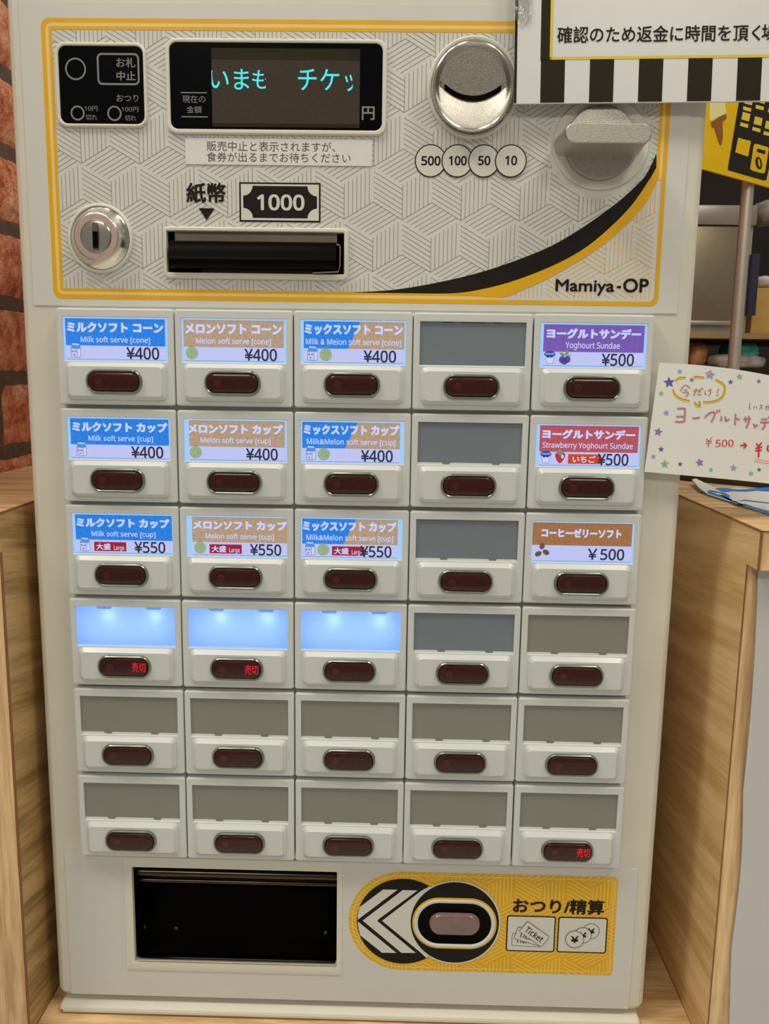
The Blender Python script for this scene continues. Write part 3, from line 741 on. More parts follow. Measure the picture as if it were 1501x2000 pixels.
yc0 = YW - .0003
def ck(i): return yc0 - i * .00004
def i_milk(b, u):
    w = .10; s = (WX1 - WX0); zb, zt = .93, .60
    X = lambda a: wx(u + a * w)
    b.flat([(X(.08), wz(.92)), (X(.68), wz(.93)), (X(.68), wz(.73)), (X(.08), wz(.72))], ck(3), G_WHT)
    b.flat([(X(.68), wz(.93)), (X(1), wz(.91)), (X(1), wz(.72)), (X(.68), wz(.73))], ck(3), G_TTL)
    b.flat([(X(.05), wz(.725)), (X(.70), wz(.735)), (X(.62), wz(.64)), (X(.20), wz(.635))], ck(3), G_MBLU)
    b.flat([(X(.70), wz(.735)), (X(1.02), wz(.72)), (X(.88), wz(.645)), (X(.62), wz(.64))], ck(3), G_MBLU)
    b.flat([(X(.20), wz(.635)), (X(.86), wz(.645)), (X(.86), wz(.615)), (X(.20), wz(.605))], ck(3), G_TTL)
    for p, q in (((.08, .72), (.08, .92)), ((.08, .92), (.68, .93)), ((.68, .93), (1, .91)), ((1, .91), (1, .72)), ((.68, .73), (.68, .93)), ((.05, .725), (.20, .635)), ((.88, .645), (1.02, .72))):
        b.line((X(p[0]), wz(p[1])), (X(q[0]), wz(q[1])), .00022, ck(4), G_LAV)
    for a, v, rw in ((.22, .79, .10), (.50, .79, .10), (.37, .87, .09)): b.disc(X(a), wz(v), s * w * rw, s * w * rw * .7, ck(4), G_LAV, 12)
def i_melon(b, u):
    cx = wx(u + .06); r = (WX1 - WX0) * .058; cz = wz(.79)
    b.disc(cx, cz, r, r, ck(3), G_GRND, 32); b.disc(cx, cz, r * .93, r * .93, ck(4), G_GRN, 32)
    for k in range(-2, 3):
        a = r * .36 * k; h = math.sqrt(max(r * r * .8 - a * a, 0)); b.line((cx + a, cz - h), (cx + a * .6, cz + h), .00013, ck(5), G_GRND); b.line((cx - h, cz + a), (cx + h, cz + a * .7), .00013, ck(5), G_GRND)
    b.line((cx, cz + r * .95), (cx + r * .05, cz + r * 1.18), .0004, ck(5), G_GRND); b.line((cx - r * .4, cz + r * 1.12), (cx + r * .4, cz + r * 1.2), .00035, ck(5), G_GRND)
def i_yog(b, u):
    X = lambda a: wx(u + a * .11); rr = (WX1 - WX0)
    b.flat([(X(.12), wz(.74)), (X(.90), wz(.74)), (X(.78), wz(.92)), (X(.26), wz(.92))], ck(3), G_TTL)
    for p, q in (((.12, .74), (.26, .92)), ((.26, .92), (.78, .92)), ((.78, .92), (.90, .74))): b.line((X(p[0]), wz(p[1])), (X(q[0]), wz(q[1])), .00018, ck(4), G_LAV)
    b.disc(X(.5), wz(.705), rr * .054, rr * .029, ck(4), G_NAVY, 24); b.flat([(X(.12), wz(.72)), (X(.85), wz(.72)), (X(.72), wz(.79)), (X(.5), wz(.77)), (X(.34), wz(.80))], ck(4), G_NAVY)
    b.text('YOGURT', X(.08), X(.92), wz(.725), wz(.68), ck(5), G_TTL, .02)
def i_berry(b, u):
    X = lambda a: wx(u + a * .12); rr = (WX1 - WX0)
    for a, v in ((.32, .83), (.74, .82), (.52, .86)): b.disc(X(a), wz(v), rr * .029, rr * .034, ck(4), G_PLUM, 20)
    b.flat([(X(.05), wz(.66)), (X(.4), wz(.68)), (X(.62), wz(.74)), (X(.3), wz(.76))], ck(5), G_GRND); b.flat([(X(.5), wz(.73)), (X(.62), wz(.62)), (X(.82), wz(.60)), (X(.78), wz(.72))], ck(5), G_GRND)
    b.flat([(X(.62), wz(.74)), (X(.98), wz(.71)), (X(.9), wz(.77))], ck(5), G_GRND)
def i_straw(b, u):
    X = lambda a: wx(u + a * .105)
    pts = spline([(X(.5), wz(.93)), (X(.18), wz(.84)), (X(.04), wz(.72)), (X(.25), wz(.655)), (X(.5), wz(.67)), (X(.78), wz(.655)), (X(.97), wz(.73)), (X(.80), wz(.85)), (X(.5), wz(.93))], 5)[:-1]
    b.flat(pts, ck(3), G_STRW); b.flat([(X(.15), wz(.67)), (X(.3), wz(.64)), (X(.45), wz(.58)), (X(.6), wz(.64)), (X(.88), wz(.66)), (X(.62), wz(.71)), (X(.5), wz(.75)), (X(.38), wz(.71))], ck(4), G_GRND)
    b.disc(X(.72), wz(.76), .0007, .001, ck(4), G_TTL, 12)
def i_bean(b, u):
    X = lambda a: wx(u + a * .15); rr = (WX1 - WX0)
    for a, v, t in ((.22, .80, .6), (.72, .76, -.6), (.45, .61, 1.4)):
        pts = [(X(a) + rr * .036 * math.cos(k) * math.cos(t) - rr * .026 * math.sin(k) * math.sin(t), wz(v) + rr * .036 * math.cos(k) * math.sin(t) * .9 + rr * .026 * math.sin(k) * math.cos(t)) for k in [2 * PI * i / 20 for i in range(20)]]
        b.flat(pts, ck(3), G_BEAN); c_, s_ = math.cos(t) * rr * .03, math.sin(t) * rr * .03; b.line((X(a) - c_, wz(v) - s_), (X(a) + c_, wz(v) + s_), .00035, ck(4), G_BEAND)
def card(u0, u1, band, title, tu, tv, eng=None, eu=None, ev=None, price='¥400', pu=(.6, .915), pv=(.675, .955), icons=(), badge=None, split=None, vb=.65, col2=None):
    b = MB(); v0, v1 = .035, .965
    if split:
        a0, a1 = split
        b.flat([(wx(u0), wz(v0)), (wx(a0), wz(v0)), (wx(a1), wz(vb)), (wx(u0), wz(vb))], ck(0), band)
        b.flat([(wx(a0), wz(v0)), (wx(u1), wz(v0)), (wx(u1), wz(vb)), (wx(a1), wz(vb))], ck(0), col2)
    else: b.rect(wx(u0), wx(u1), wz(vb), wz(v0), ck(0), band)
    b.rect(wx(u0), wx(u1), wz(v1), wz(vb), ck(0), G_WHT)
    b.line((wx(u0), wz(v1)), (wx(u1), wz(v1)), .0002, ck(1), G_LAV)
    b.text(title, wx(tu[0]), wx(tu[1]), wz(tv[1]), wz(tv[0]), ck(2), G_TTL, .066)
    if eng: b.text(eng, wx(eu[0]), wx(eu[1]), wz(ev[1]), wz(ev[0]), ck(2), G_TTL, .012)
    for fn, u in icons: fn(b, u)
    if badge:
        body, c, q0, q1, parts = badge
        b.rect(wx(q0), wx(q1), wz(.925), wz(.70), ck(2), c)
        for t_, s0, s1, w0, w1, bo in parts: b.text(t_, wx(s0), wx(s1), wz(w1), wz(w0), ck(3), G_TTL, bo)
    b.text(price, wx(pu[0]), wx(pu[1]), wz(pv[1]), wz(pv[0]), ck(6), G_PRC, .018)
    return b
big = lambda s: ('Large', G_CRIM, s, s + .32, (('大盛', s + .02, s + .165, .735, .895, .03), ('Large', s + .195, s + .30, .785, .925, .012)))
CARDS = {
 (0, 0): (lambda: card(.02, .975, G_BLUE, 'ミルクソフト コーン', (.034, .96), (.115, .35), 'Milk soft serve [cone]', (.165, .83), (.44, .61), icons=((i_milk, .06),)), 'button lit with a blue Milk soft serve cone card'),
 (1, 0): (lambda: card(.02, .975, G_TAN, 'メロンソフト コーン', (.034, .958), (.115, .35), 'Melon soft serve [cone]', (.138, .853), (.44, .61), pu=(.6, .91), icons=((i_melon, .035),)), 'button lit with a tan Melon soft serve cone card'),
 (2, 0): (lambda: card(.03, .985, G_BLUE, 'ミックスソフト コーン', (.037, .97), (.09, .335), 'Milk & Melon soft serve [cone]', (.05, .955), (.42, .60), pu=(.6, .91), icons=((i_milk, .06), (i_melon, .18)), split=(.565, .45), col2=G_TAN), 'button lit with a blue and tan Milk & Melon cone card'),
 (4, 0): (lambda: card(.03, .975, G_PURP, 'ヨーグルトサンデー', (.055, .945), (.116, .35), 'Yoghourt Sundae', (.24, .75), (.42, .61), '¥500', (.585, .89), icons=((i_yog, .04), (i_berry, .174))), 'button lit with a purple Yoghourt Sundae card'),
 (0, 1): (lambda: card(.025, .985, G_BLUE, 'ミルクソフト カップ', (.043, .974), (.115, .35), 'Milk soft serve [cup]', (.2, .83), (.43, .60), pu=(.614, .928), icons=((i_milk, .075),)), 'button lit with a blue Milk soft serve cup card priced ¥400'),
 (1, 1): (lambda: card(.048, .978, G_TAN, 'メロンソフト カップ', (.04, .96), (.115, .35), 'Melon soft serve [cup]', (.16, .84), (.43, .60), pu=(.6, .91), icons=((i_melon, .05),)), 'button lit with a tan Melon soft serve cup card priced ¥400'),
 (2, 1): (lambda: card(.013, .958, G_BLUE, 'ミックスソフト カップ', (.025, .95), (.09, .335), 'Milk&Melon soft serve [cup]', (.058, .914), (.42, .60), pu=(.582, .892), icons=((i_milk, .043), (i_melon, .163)), split=(.547, .425), col2=G_TAN), 'button lit with a blue and tan Milk&Melon cup card priced ¥400'),
 (4, 1): (lambda: card(.036, .98, G_REDC, 'ヨーグルトサンデー', (.057, .948), (.12, .345), 'Strawberry Yoghourt Sundae', (.065, .932), (.42, .60), '¥500', (.60, .896), icons=((i_yog, .045), (i_straw, .186)), badge=('i', G_ORNG, .316, .632, (('いちご', .36, .58, .735, .895, .03),))), 'button lit with a red Strawberry Yoghourt Sundae card'),
 (0, 2): (lambda: card(.03, .99, G_BLUE, 'ミルクソフト カップ', (.04, .967), (.115, .345), 'Milk soft serve [cup]', (.19, .825), (.43, .60), '¥550', (.612, .92), icons=((i_milk, .066),), badge=big(.21)), 'button lit with a blue large Milk soft serve cup card priced ¥550'),
 (1, 2): (lambda: card(.058, 1.0, G_TAN, 'メロンソフト カップ', (.065, .997), (.115, .345), 'Melon soft serve [cup]', (.19, .868), (.43, .60), '¥550', (.63, .94), icons=((i_melon, .074),), badge=big(.228)), 'button lit with a tan large Melon soft serve cup card priced ¥550'),
 (2, 2): (lambda: card(.013, .954, G_BLUE, 'ミックスソフト カップ', (.017, .94), (.09, .335), 'Milk&Melon soft serve [cup]', (.053, .91), (.42, .60), '¥550', (.586, .895), icons=((i_milk, .036), (i_melon, .16)), split=(.542, .417), col2=G_TAN, badge=big(.307)), 'button lit with a blue and tan large Milk&Melon cup card priced ¥550'),
 (4, 2): (lambda: card(.008, .98, G_BRWN, 'コーヒーゼリーソフト', (.095, .877), (.17, .39), None, None, None, '￥500', (.556, .914), (.65, .925), icons=((i_bean, .04),), vb=.585), 'button lit with a brown coffee jelly soft serve card'),
}
SOLD = {(0, 3), (1, 3), (4, 5)}
W_GREY = W_COOL = W_LIT = W_BLANK = None
first = True
def child(src, parent):
    c = src.copy(); COL.objects.link(c); c.parent = parent; c.matrix_parent_inverse = Matrix.Identity(4); return c
meshes = {}
def kid(key, name, fn, parent):
    if key not in meshes:
        o = fn().build(name, parent, smooth=False); meshes[key] = o.data
    else:
        o = bpy.data.objects.new(name, meshes[key]); COL.objects.link(o); o.parent = parent
    o.matrix_parent_inverse = Matrix.Identity(4); return o
for q in (plate0, rim0, lens0): q.matrix_parent_inverse = Matrix.Identity(4)
def led_mesh():
    b = MB(); b.rect(-.0012, .0012, -.0008, .0008, 0, G_BACK); return b
for r in range(6):
    for c in range(5):
        if first: u = u0; first = False
        else:
            u = u0.copy(); COL.objects.link(u)
            for s_ in (plate0, rim0, lens0): child(s_, u)
        u.parent = TM; u.matrix_parent_inverse = TM.matrix_basis.inverted()
        jx, jz = random.uniform(-.0001, .0001), random.uniform(-.00012, .00012)
        u.location = ((c + .5) * PW + jx, 0, ZO - (r + .5) * PH + jz)
        u['group'] = 'menu buttons of the ticket machine'
        if (c, r) in CARDS:
            kid('lit', 'label_window', window_lit, u)
            fn, lab = CARDS[(c, r)]; k = fn().build('menu_card', u, smooth=False); k.matrix_parent_inverse = Matrix.Identity(4); u['label'] = lab
        elif r == 3 and c < 3:
            kid('blank', 'label_window', window_blank, u); u['label'] = 'button with a blank window lit blue'
            for du in (.33, .80):
                l = bpy.data.lights.new('backlight_led', 'AREA'); l.shape = 'RECTANGLE'; l.size = .0026; l.size_y = .002; l.energy = 0.00016; l.color = (.75, .9, 1)
                lo = bpy.data.objects.new('backlight_led', l); COL.objects.link(lo); lo.parent = u
                lo.location = (wx(du), YW + .0042, wz(.22)); lo.rotation_euler = (PI / 2 , 0, 0)
        elif c == 3 and r < 4:
            kid('cool%d' % (r > 0), 'label_window', (lambda rr=r: window_plain(COOLW, rr > 0)), u)
        else: kid('grey', 'label_window', lambda: window_plain(GREYW), u)
        if (c, r) in SOLD:
            kid('sold', 'sold_out_text', lambda: (lambda b: (b.text('売切', ux(.575), ux(.695), uz(.80), uz(.69), YP - .00245, REDTXT, .006), b)[1])(MB()), u)

# ================================================================== lower film: ticket tray and change panel
b = MB(); lx0, lx1, lz0, lz1 = at(132.5, 1800, YS).x, at(1236, 1830, YS).x, at(680, 1955.5, YS).z, at(690, 1684, YS).z
holed(b, lx0, lx1, lz0, lz1, [disp], YS, SHEET)
for za in (lz0, lz1): b.add([(lx0, YS, za), (lx1, YS, za), (lx1, YB, za), (lx0, YB, za)], [[0, 1, 2, 3]], SHEET)
for xa in (lx0, lx1): b.add([(xa, YS, lz0), (xa, YS, lz1), (xa, YB, lz1), (xa, YB, lz0)], [[0, 1, 2, 3]], SHEET)
# yellow field with a round left end
x1 = at(1201, 1808, YS).x; zt = at(990, 1707.5, YS).z; zb = at(960, 1899, YS).z; xl = at(680.5, 1799, YS).x; R = (zt - zb) / 2; cz = (zt + zb) / 2; xc = xl + R
def dshape(ins, rc):
    pts = []
    rr = R - ins
    for i in range(33):
        a = PI / 2 + PI * i / 32; pts.append((xc + rr * math.cos(a), cz + rr * math.sin(a)))
    xr = x1 - ins
    for ccx, ccz, a0 in ((xr - rc, cz - rr + rc, 1.5), (xr - rc, cz + rr - rc, 0.0)):
        for i in range(5):
            a = PI * (a0 + 0.5 * i / 4); pts.append((ccx + rc * math.cos(a), ccz + rc * math.sin(a)))
    return pts
b.flat(dshape(0, .002), y1, YEL)
A_, B_ = dshape(.0018, .0012), dshape(.0023, .0008); b.strip(A_ + A_[:1], B_ + B_[:1], y3, WLINE)
def ind(x, z):
    if x < xc: return (x - xc) ** 2 + (z - cz) ** 2 < (R - .0002) ** 2
    return x < x1 - .0002 and abs(z - cz) < R - .0002
st = at(1100, 1865, YS); pattern(b, st.x, st.z, .0292, xl, x1, zb, zt, ind, .00042, y2, WLINE)
p1 = at(779.5, 1799, YS); q1 = at(887, 1801.5, YS)
pb_ = box_at(696.7, 878, 1716, 1881.5, YS); r1x, r1z = (pb_[1] - pb_[0]) / 2, (pb_[3] - pb_[2]) / 2; p1 = Vector(((pb_[0] + pb_[1]) / 2, YS, (pb_[2] + pb_[3]) / 2))
b.disc(p1.x, p1.z, r1x, r1z, y4, INK, 96)
def cheq(pts, clip=True):
    out = []
    for x, y in pts:
        v = at(x, y, YS); out.append((v.x, v.z))
    return out
Z = lambda pts: cheq([(670 + a * .2132, 1690 + c * .2132) for a, c in pts])
b.flat(Z([(150, 380), (365, 219), (497, 221), (140, 490), (133, 497), (134, 450)]), y5, PANEL)
b.flat(Z([(133, 512), (140, 517), (487, 800), (355, 798), (157, 640), (140, 580)]), y5, PANEL)
b.flat(Z([(178, 503), (545, 224), (680, 228), (318, 495), (312, 504)]), y5, PANEL); b.flat(Z([(178, 503), (312, 504), (318, 512), (664, 800), (532, 799)]), y5, PANEL)
b.flat(Z([(355, 506), (712, 232), (790, 190), (850, 300), (850, 700), (765, 850), (712, 800)]), y5, PANEL)
y6, y7, y8, y9 = (YS - k * LAY for k in (6, 7, 8, 9))
qb = box_at(798.5, 977, 1719.5, 1882, YS); rx2, rz2 = (qb[1] - qb[0]) / 2, (qb[3] - qb[2]) / 2; q1 = Vector(((qb[0] + qb[1]) / 2, YS, (qb[2] + qb[3]) / 2))
b.disc(q1.x, q1.z, rx2, rz2, y6, PANEL, 96); b.disc(q1.x, q1.z, rx2 - .0009, rz2 - .0009, y7, INK, 96)
# text and pictograms
T(b, 'おつり/精算', 1001, 1179.5, 1755.5, 1784.5, INK, .026, y=y5)
def rbox(l, r, t, bt, rad, w):
    x0, x1_, z0, z1 = box_at(l, r, t, bt, YS); b.flat([(p[0], p[2]) for p in rr3(x0, x1_, z0, z1, rad, 0, 5)], y4, INK); b.flat([(p[0], p[2]) for p in rr3(x0 + w, x1_ - w, z0 + w, z1 - w, rad - w * .6, 0, 5)], y5, PANEL)
rbox(988.2, 1083.5, 1788.2, 1858, .0014, .0007); rbox(1088, 1184.5, 1791, 1860.5, .0014, .0007)
K = lambda a, c: (970 + a * .16, 1730 + c * .16)
def ticket(cpx, ang, w, h, lay):
    c = at(*K(*cpx), YS); base = rrect(w, h, .0009, 4); ca, sa_ = math.cos(ang), math.sin(ang)
    tr = lambda pts: [(c.x + a * ca - d * sa_, c.z + a * sa_ + d * ca) for a, d in pts]
    b.flat(tr(base), YS - lay * LAY, INK2); b.flat(tr(rrect(w - .0006, h - .0006, .0007, 4)), YS - (lay + 1) * LAY, PANEL)
    fn = lambda a, d: (c.x + (a - .5) * w * .74 * ca - (d - .5) * h * .5 * sa_, YS - (lay + 2) * LAY, c.z + (a - .5) * w * .74 * sa_ + (d - .5) * h * .5 * ca)
    b.text('Ticket', 0, 1, 0, 1, 0, INK, .012, fn=fn)
ticket((352, 657), -.03, .0160, .0080, 6); ticket((392, 612), -.29, .0160, .0080, 9); ticket((453, 581), -.63, .0162, .0080, 12)
for k, (a, c, r_) in enumerate(((1147, 550, 110), (1045, 597, 112), (945, 643, 120))):
    p = at(*K(a, c), YS); rr = r_ * .16 / 3640
    b.disc(p.x, p.z, rr, rr, YS - (6 + 3 * k) * LAY, INK2, 48); b.disc(p.x, p.z, rr - .00035, rr - .00035, YS - (7 + 3 * k) * LAY, PANEL, 48)
    b.text('¥', p.x - rr * .42, p.x + rr * .42, p.z - rr * .42, p.z + rr * .38, YS - (8 + 3 * k) * LAY, INK, .03)
b.build('printed_lower_panel', TM, smooth=False)

# change button
cbx = box_at(804.5, 969.5, 1753, 1852, YS)
b = MB(); g = lambda bx, ins, y: rr3(bx[0] + ins, bx[1] - ins, bx[2] + ins, bx[3] - ins, (bx[3] - bx[2]) / 2 * .97 - ins, y, 14)
b.loops([g(cbx, 0, y8), g(cbx, .0002, YS - .0008), g(cbx, .0009, YS - .0009)], YEL)
b.loops([g(cbx, .0009, YS - .0009), g(cbx, .0013, YS - .0013), g(cbx, .0024, YS - .0013), g(cbx, .0032, YS - .0007)], RIMC)
cb = b.build('change_button', TM)
b = MB(); b.loops([g(cbx, .0030, YS - .0007), g(cbx, .0036, YS - .0005)], BLACK, False, True); b.build('button_well', cb)
ibx = box_at(839.5, 936, 1789.5, 1827.5, YS - .003); PINKB = mat('clear_brown', alb(112, 88, 84), .2, spec=.55, coat=.4, noise=.08, nscale=200)
b = MB(); b.loops([g(ibx, -.0005, YS - .0006), g(ibx, -.0002, YS - .0022), g(ibx, .0004, YS - .0029), g(ibx, .0012, YS - .0031)], PINKB, False, True); b.build('button_cap', cb)

# ticket tray
b = MB(); ob = box_at(243.5, 668.5, 1677.5, 1899.5, YS); raised_rim(b, ob, disp, .0012, .0006, RIMC, h=.0005, floor=.010)
tt = b.build('ticket_tray', TM)
GB = mat('tray_black', alb(5, 4, 3), 0.5, spec=0.03, noise=.3, nscale=40)
b = MB(); x0, x1_, z0, z1 = disp; DY = .062
b.loops([rr3(x0, x1_, z0, z1, .0006, .0085, 7), rr3(x0, x1_, z0, z1, .0006, DY, 7)], DARK); b.rect(x0, x1_, z0, z1, DY, DARK); b.build('tray_recess', tt)
b = MB(); prof = [(.008, z0 + .0035), (.016, z0 + .0040), (.024, z0 + .0075), (.034, z0 + .020), (.044, z0 + .034), (.058, z0 + .050)]
prof = spline(prof, 5); n = len(prof); vs = [(x0 + .0004, y, z) for y, z in prof] + [(x1_ - .0004, y, z) for y, z in prof]
b.add(vs, [[i, n + i, n + i + 1, i + 1] for i in range(n - 1)], GB); b.build('tray_chute', tt, ang=60, recalc=False)
b = MB(); xa, xb, za, zb_ = box_at(265.5, 656.5, 1872.5, 1884, .004); b.box(xa, xb, .0046, .0085, za, za + .0019, CHROME, .0007); b.build('tray_lip', tt)
SCRW = mat('screw_steel', alb(84, 78, 64), .35, metal=.6, noise=.1)
for (sx, sy) in ((281, 1812), (344, 1814.5), (635.5, 1823)):
    d = ray(sx, sy); P0 = CAM + d * ((.030 - CAM.y) / d.y)
    zz = None
    for k in range(200):
        y = .009 + .05 * k / 199; pnt = CAM + d * ((y - CAM.y) / d.y)
        zz = next((za + (zb_ - za) * (y - ya) / max(yb - ya, 1e-6) for (ya, za), (yb, zb_) in zip(prof, prof[1:]) if ya <= y <= yb), None)
        if zz is not None and pnt.z <= zz: break
    b = MB(); b.lathe(pnt.x, pnt.z + .0004, [(.0014, pnt.y), (.0013, pnt.y - .0006), (.0008, pnt.y - .0010), (.0001, pnt.y - .0011)], SCRW, 16); b.build('screw', tt)

GR = mat('tray_gloss', (.07, .055, .03), 0.14, metal=.8, spec=0.8, noise=.2, nscale=40)
for (yy, zz, rr) in ((.0145, z1 - .0085, .0026), (.0165, z1 - .0150, .0014)):
    b = MB(); b.tube([(x0 + .0004, yy, zz), (x1_ - .0004, yy, zz)], rr, GR, 24); b.build('tray_rod', tt)

# ================================================================== striped laminated notice at the upper right
def frame_of(p0, pu, vdir):
    u = (pu - p0).normalized(); n = u.cross(vdir).normalized(); v = n.cross(u).normalized()
    M = Matrix((u, -n, v)).transposed().to_4x4(); M.translation = p0; return M        # local x right, y away, z up
sg0 = at(1003.8, 203.5, -.0015); sg1 = at(1500.6, 198.5, -.0015)
FM = frame_of(sg0, sg1, Vector((0, .03, 1)))
FI = FM.inverted(); nrm = FM.to_3x3() @ Vector((0, 1, 0))
def onf(px, py):
    d = ray(px, py); t = (sg0 - CAM).dot(nrm) / d.dot(nrm); v = FI @ (CAM + d * t); return v.x, v.z
SW, SH_ = .25, .175
LAMW = mat('laminated_white', alb(190, 187, 178), .3, spec=.5, noise=.012, nscale=150, bump=.05, bscale=120)
LAMB = mat('laminated_black', alb(32, 28, 18), .4, spec=.15, noise=.12, nscale=900)
LAMY = mat('laminated_yellow', alb(200, 166, 20), .35, noise=.04, nscale=200)
sign = thing('notice_board', 'white laminated notice with black stripes and yellow line, over the top right machine corner', 'notice', sg0)
sign.matrix_world = FM
def fb(bm, name, par, M): 
    o = bm.build(name, None, smooth=False); o.parent = par; o.matrix_parent_inverse = Matrix.Identity(4); return o
b = MB(); b.box(-.0004, SW, -.0006, .0006, 0, SH_, LAMW)
sx = lambda px, py=100: onf(px, py)[0]
ya, yb_, yc_ = -.00068, -.00075, -.00082
xk0, xk1 = sx(1054.7), sx(1073)
b.rect(-.0004, .0009, .0002, SH_, ya, LAMB)
zl0 = onf(1290, 115.5)[1]; zl1 = onf(1290, 110)[1]
b.rect(xk0, xk1 + .001, zl0 - .0004, SH_, ya, LAMB)
step = sx(1150, 160) - sx(1054.7, 160); wst = sx(1101.5, 160) - sx(1054.7, 160); k = 0
while sx(1054.7, 160) + k * step < SW:
    xs_ = sx(1054.7, 160) + k * step; b.rect(xs_, min(xs_ + wst, SW), .0003, zl0 + .0003, ya, LAMB); k += 1
b.rect(sx(1072.6), sx(1077.6), zl0, SH_, yb_, LAMY); b.rect(sx(1072.6), SW, zl0, zl1, yb_, LAMY)
t0 = onf(1087.5, 85.5); t1 = onf(1501, 52); 
zA, zB = onf(1290, 83.5)[1], onf(1290, 51)[1]
xA = onf(1087, 70)[0]; xE = onf(1483, 70)[0]
b.text('確認のため返金に時間を頂く', xA, xE, zA, zB, yc_, INK, .012)
b.text('場合', onf(1485, 70)[0], onf(1551, 70)[0], zA, zB, yc_, INK, .012)
fb(b, 'printed_sheet', sign, FM)
b = MB(); TAPE = mat('clear_tape', (.8, .8, .78), .08, spec=.8, trans=.9, bump=1.0, bscale=260, ior=1.4)
nx, nz = 12, 14; tw, zt0 = .0085, onf(1010, 46)[1]; vs = []
for i in range(nx + 1):
    for j in range(nz + 1): vs.append((-.0012 + tw * i / nx, -.0012 - random.random() * .0005, zt0 + (.03) * j / nz + (.0015 * math.sin(i * 1.3) if j == 0 else 0)))
b.add(vs, [[i * (nz + 1) + j, (i + 1) * (nz + 1) + j, (i + 1) * (nz + 1) + j + 1, i * (nz + 1) + j + 1] for i in range(nx) for j in range(nz)], TAPE)
o = b.build('clear_tape', None); o.parent = sign; o.matrix_parent_inverse = Matrix.Identity(4)

# ================================================================== handwritten paper at the right edge
def ypap(px): return -.0016 + (.020 * ((px - 1330) / 280) ** 2 if px > 1330 else 0)
def onp(px, py, k=0): return at(px, py, ypap(px) - k * .00012)
PAPER = mat('paper_white', alb(206, 202, 190), .7, noise=.02, nscale=60, bump=.08, bscale=90)
hp = thing('handwritten_notice', 'handwritten paper with coloured stars and a yoghurt sundae price, taped to the machine at right', 'notice', onp(1380, 930))
b = MB(); top = spline([(1286.8, 708.5), (1340, 711.2), (1393, 716), (1440, 722), (1501, 733), (1560, 746), (1620, 760)], 6); bot = spline([(1258, 921.5), (1310, 926), (1370, 931.5), (1430, 937), (1501, 944.5), (1560, 951), (1620, 958)], 6)
n = len(top); nv = 8; vs = []
for j in range(nv + 1):
    for i in range(n):
        t = j / nv; vs.append(onp(bot[i][0] + (top[i][0] - bot[i][0]) * t, bot[i][1] + (top[i][1] - bot[i][1]) * t))
vs += [(v.x, v.y + .0003, v.z) for v in vs]; k = n * (nv + 1)
fs = [[j * n + i, j * n + i + 1, (j + 1) * n + i + 1, (j + 1) * n + i] for j in range(nv) for i in range(n - 1)]
b.add(vs, fs + [[k + a for a in f[::-1]] for f in fs], PAPER); pap = b.build('paper_sheet', hp, ang=60)
P_ = lambda nme, *c: mat('pen_' + nme, alb(*c), .6, noise=.08, nscale=300)
CB, CP, CG, CL = P_('blue', 78, 84, 150), P_('purple', 134, 98, 158), P_('green', 124, 166, 124), P_('light_blue', 124, 148, 186)
OR_, YP_, BR_, RD_, PK_, GY_ = P_('orange_brown', 168, 96, 62), P_('yellow', 222, 180, 48), P_('brown', 172, 122, 30), P_('red', 196, 34, 34), P_('pink', 216, 128, 138), P_('grey', 112, 108, 102)
LAVD = P_('grey_purple', 142, 112, 132)
b = MB()
Q = lambda a, c: (1240 + a * .17388, 680 + c * .17388)
def star5(a, c, r, ang, m, lay=1):
    pts = []
    for i in range(10):
        rr = r if i % 2 == 0 else r * .45; t = ang + PI / 2 + PI * i / 5; x, y = Q(a + rr * math.cos(t), c - rr * math.sin(t)); pts.append(onp(x, y, lay))
    ctr = onp(*Q(a, c), lay); b.add([ctr] + pts, [[0, 1 + i, 1 + (i + 1) % 10] for i in range(10)], m)
for a, c, r, ang, m in ((380, 385, 66, .1, CB), (500, 262, 34, 0, CL), (635, 355, 31, .2, CP), (840, 300, 62, -.15, CL), (1070, 380, 32, 0, CB), (1172, 322, 40, .1, CG), (1387, 372, 30, 0, CP), (292, 508, 33, 0, CG),
                        (347, 728, 38, .1, CL), (258, 940, 52, -.2, CP), (290, 1135, 34, 0, CB), (203, 1218, 32, .1, CL), (330, 1302, 52, 0, CG), (503, 1303, 30, 0, CB), (724, 1285, 50, .2, CP), (850, 1368, 29, 0, CG), (1103, 1345, 44, -.1, CL), (1390, 1365, 28, 0, CB), (1300, 1408, 34, .1, CG)):
    star5(a, c, r, ang, m)
star5(825, 285, 36, -.15, PK_, 2)
def stroke(pts, w, m, lay=1, n=6):
    pts = spline(pts, n); A_, B_ = [], []
    for i, p in enumerate(pts):
        p0 = Vector(pts[max(i - 1, 0)]); p1_ = Vector(pts[min(i + 1, len(pts) - 1)]); d = p1_ - p0
        if d.length < 1e-6: continue
        nn = Vector((-d.y, d.x)).normalized() * w / 2
        A_.append(onp(*Q(p[0] + nn.x, p[1] + nn.y), lay)); B_.append(onp(*Q(p[0] - nn.x, p[1] - nn.y), lay))
    k = len(A_); b.add(A_ + B_, [[i, k + i, k + i + 1, i + 1] for i in range(k - 1)], m)
for s_ in ([(450, 362), (495, 330), (565, 325)], [(655, 318), (720, 318), (775, 325)], [(900, 350), (970, 385), (1003, 430), (990, 520), (930, 575), (840, 600), (760, 600)], [(612, 588), (540, 572), (460, 530), (420, 460)], [(665, 600), (690, 635), (725, 645), (718, 590)]):
    stroke([(x, y + 9) for x, y in s_], 27, YP_, 1); stroke(s_, 8, BR_, 2)
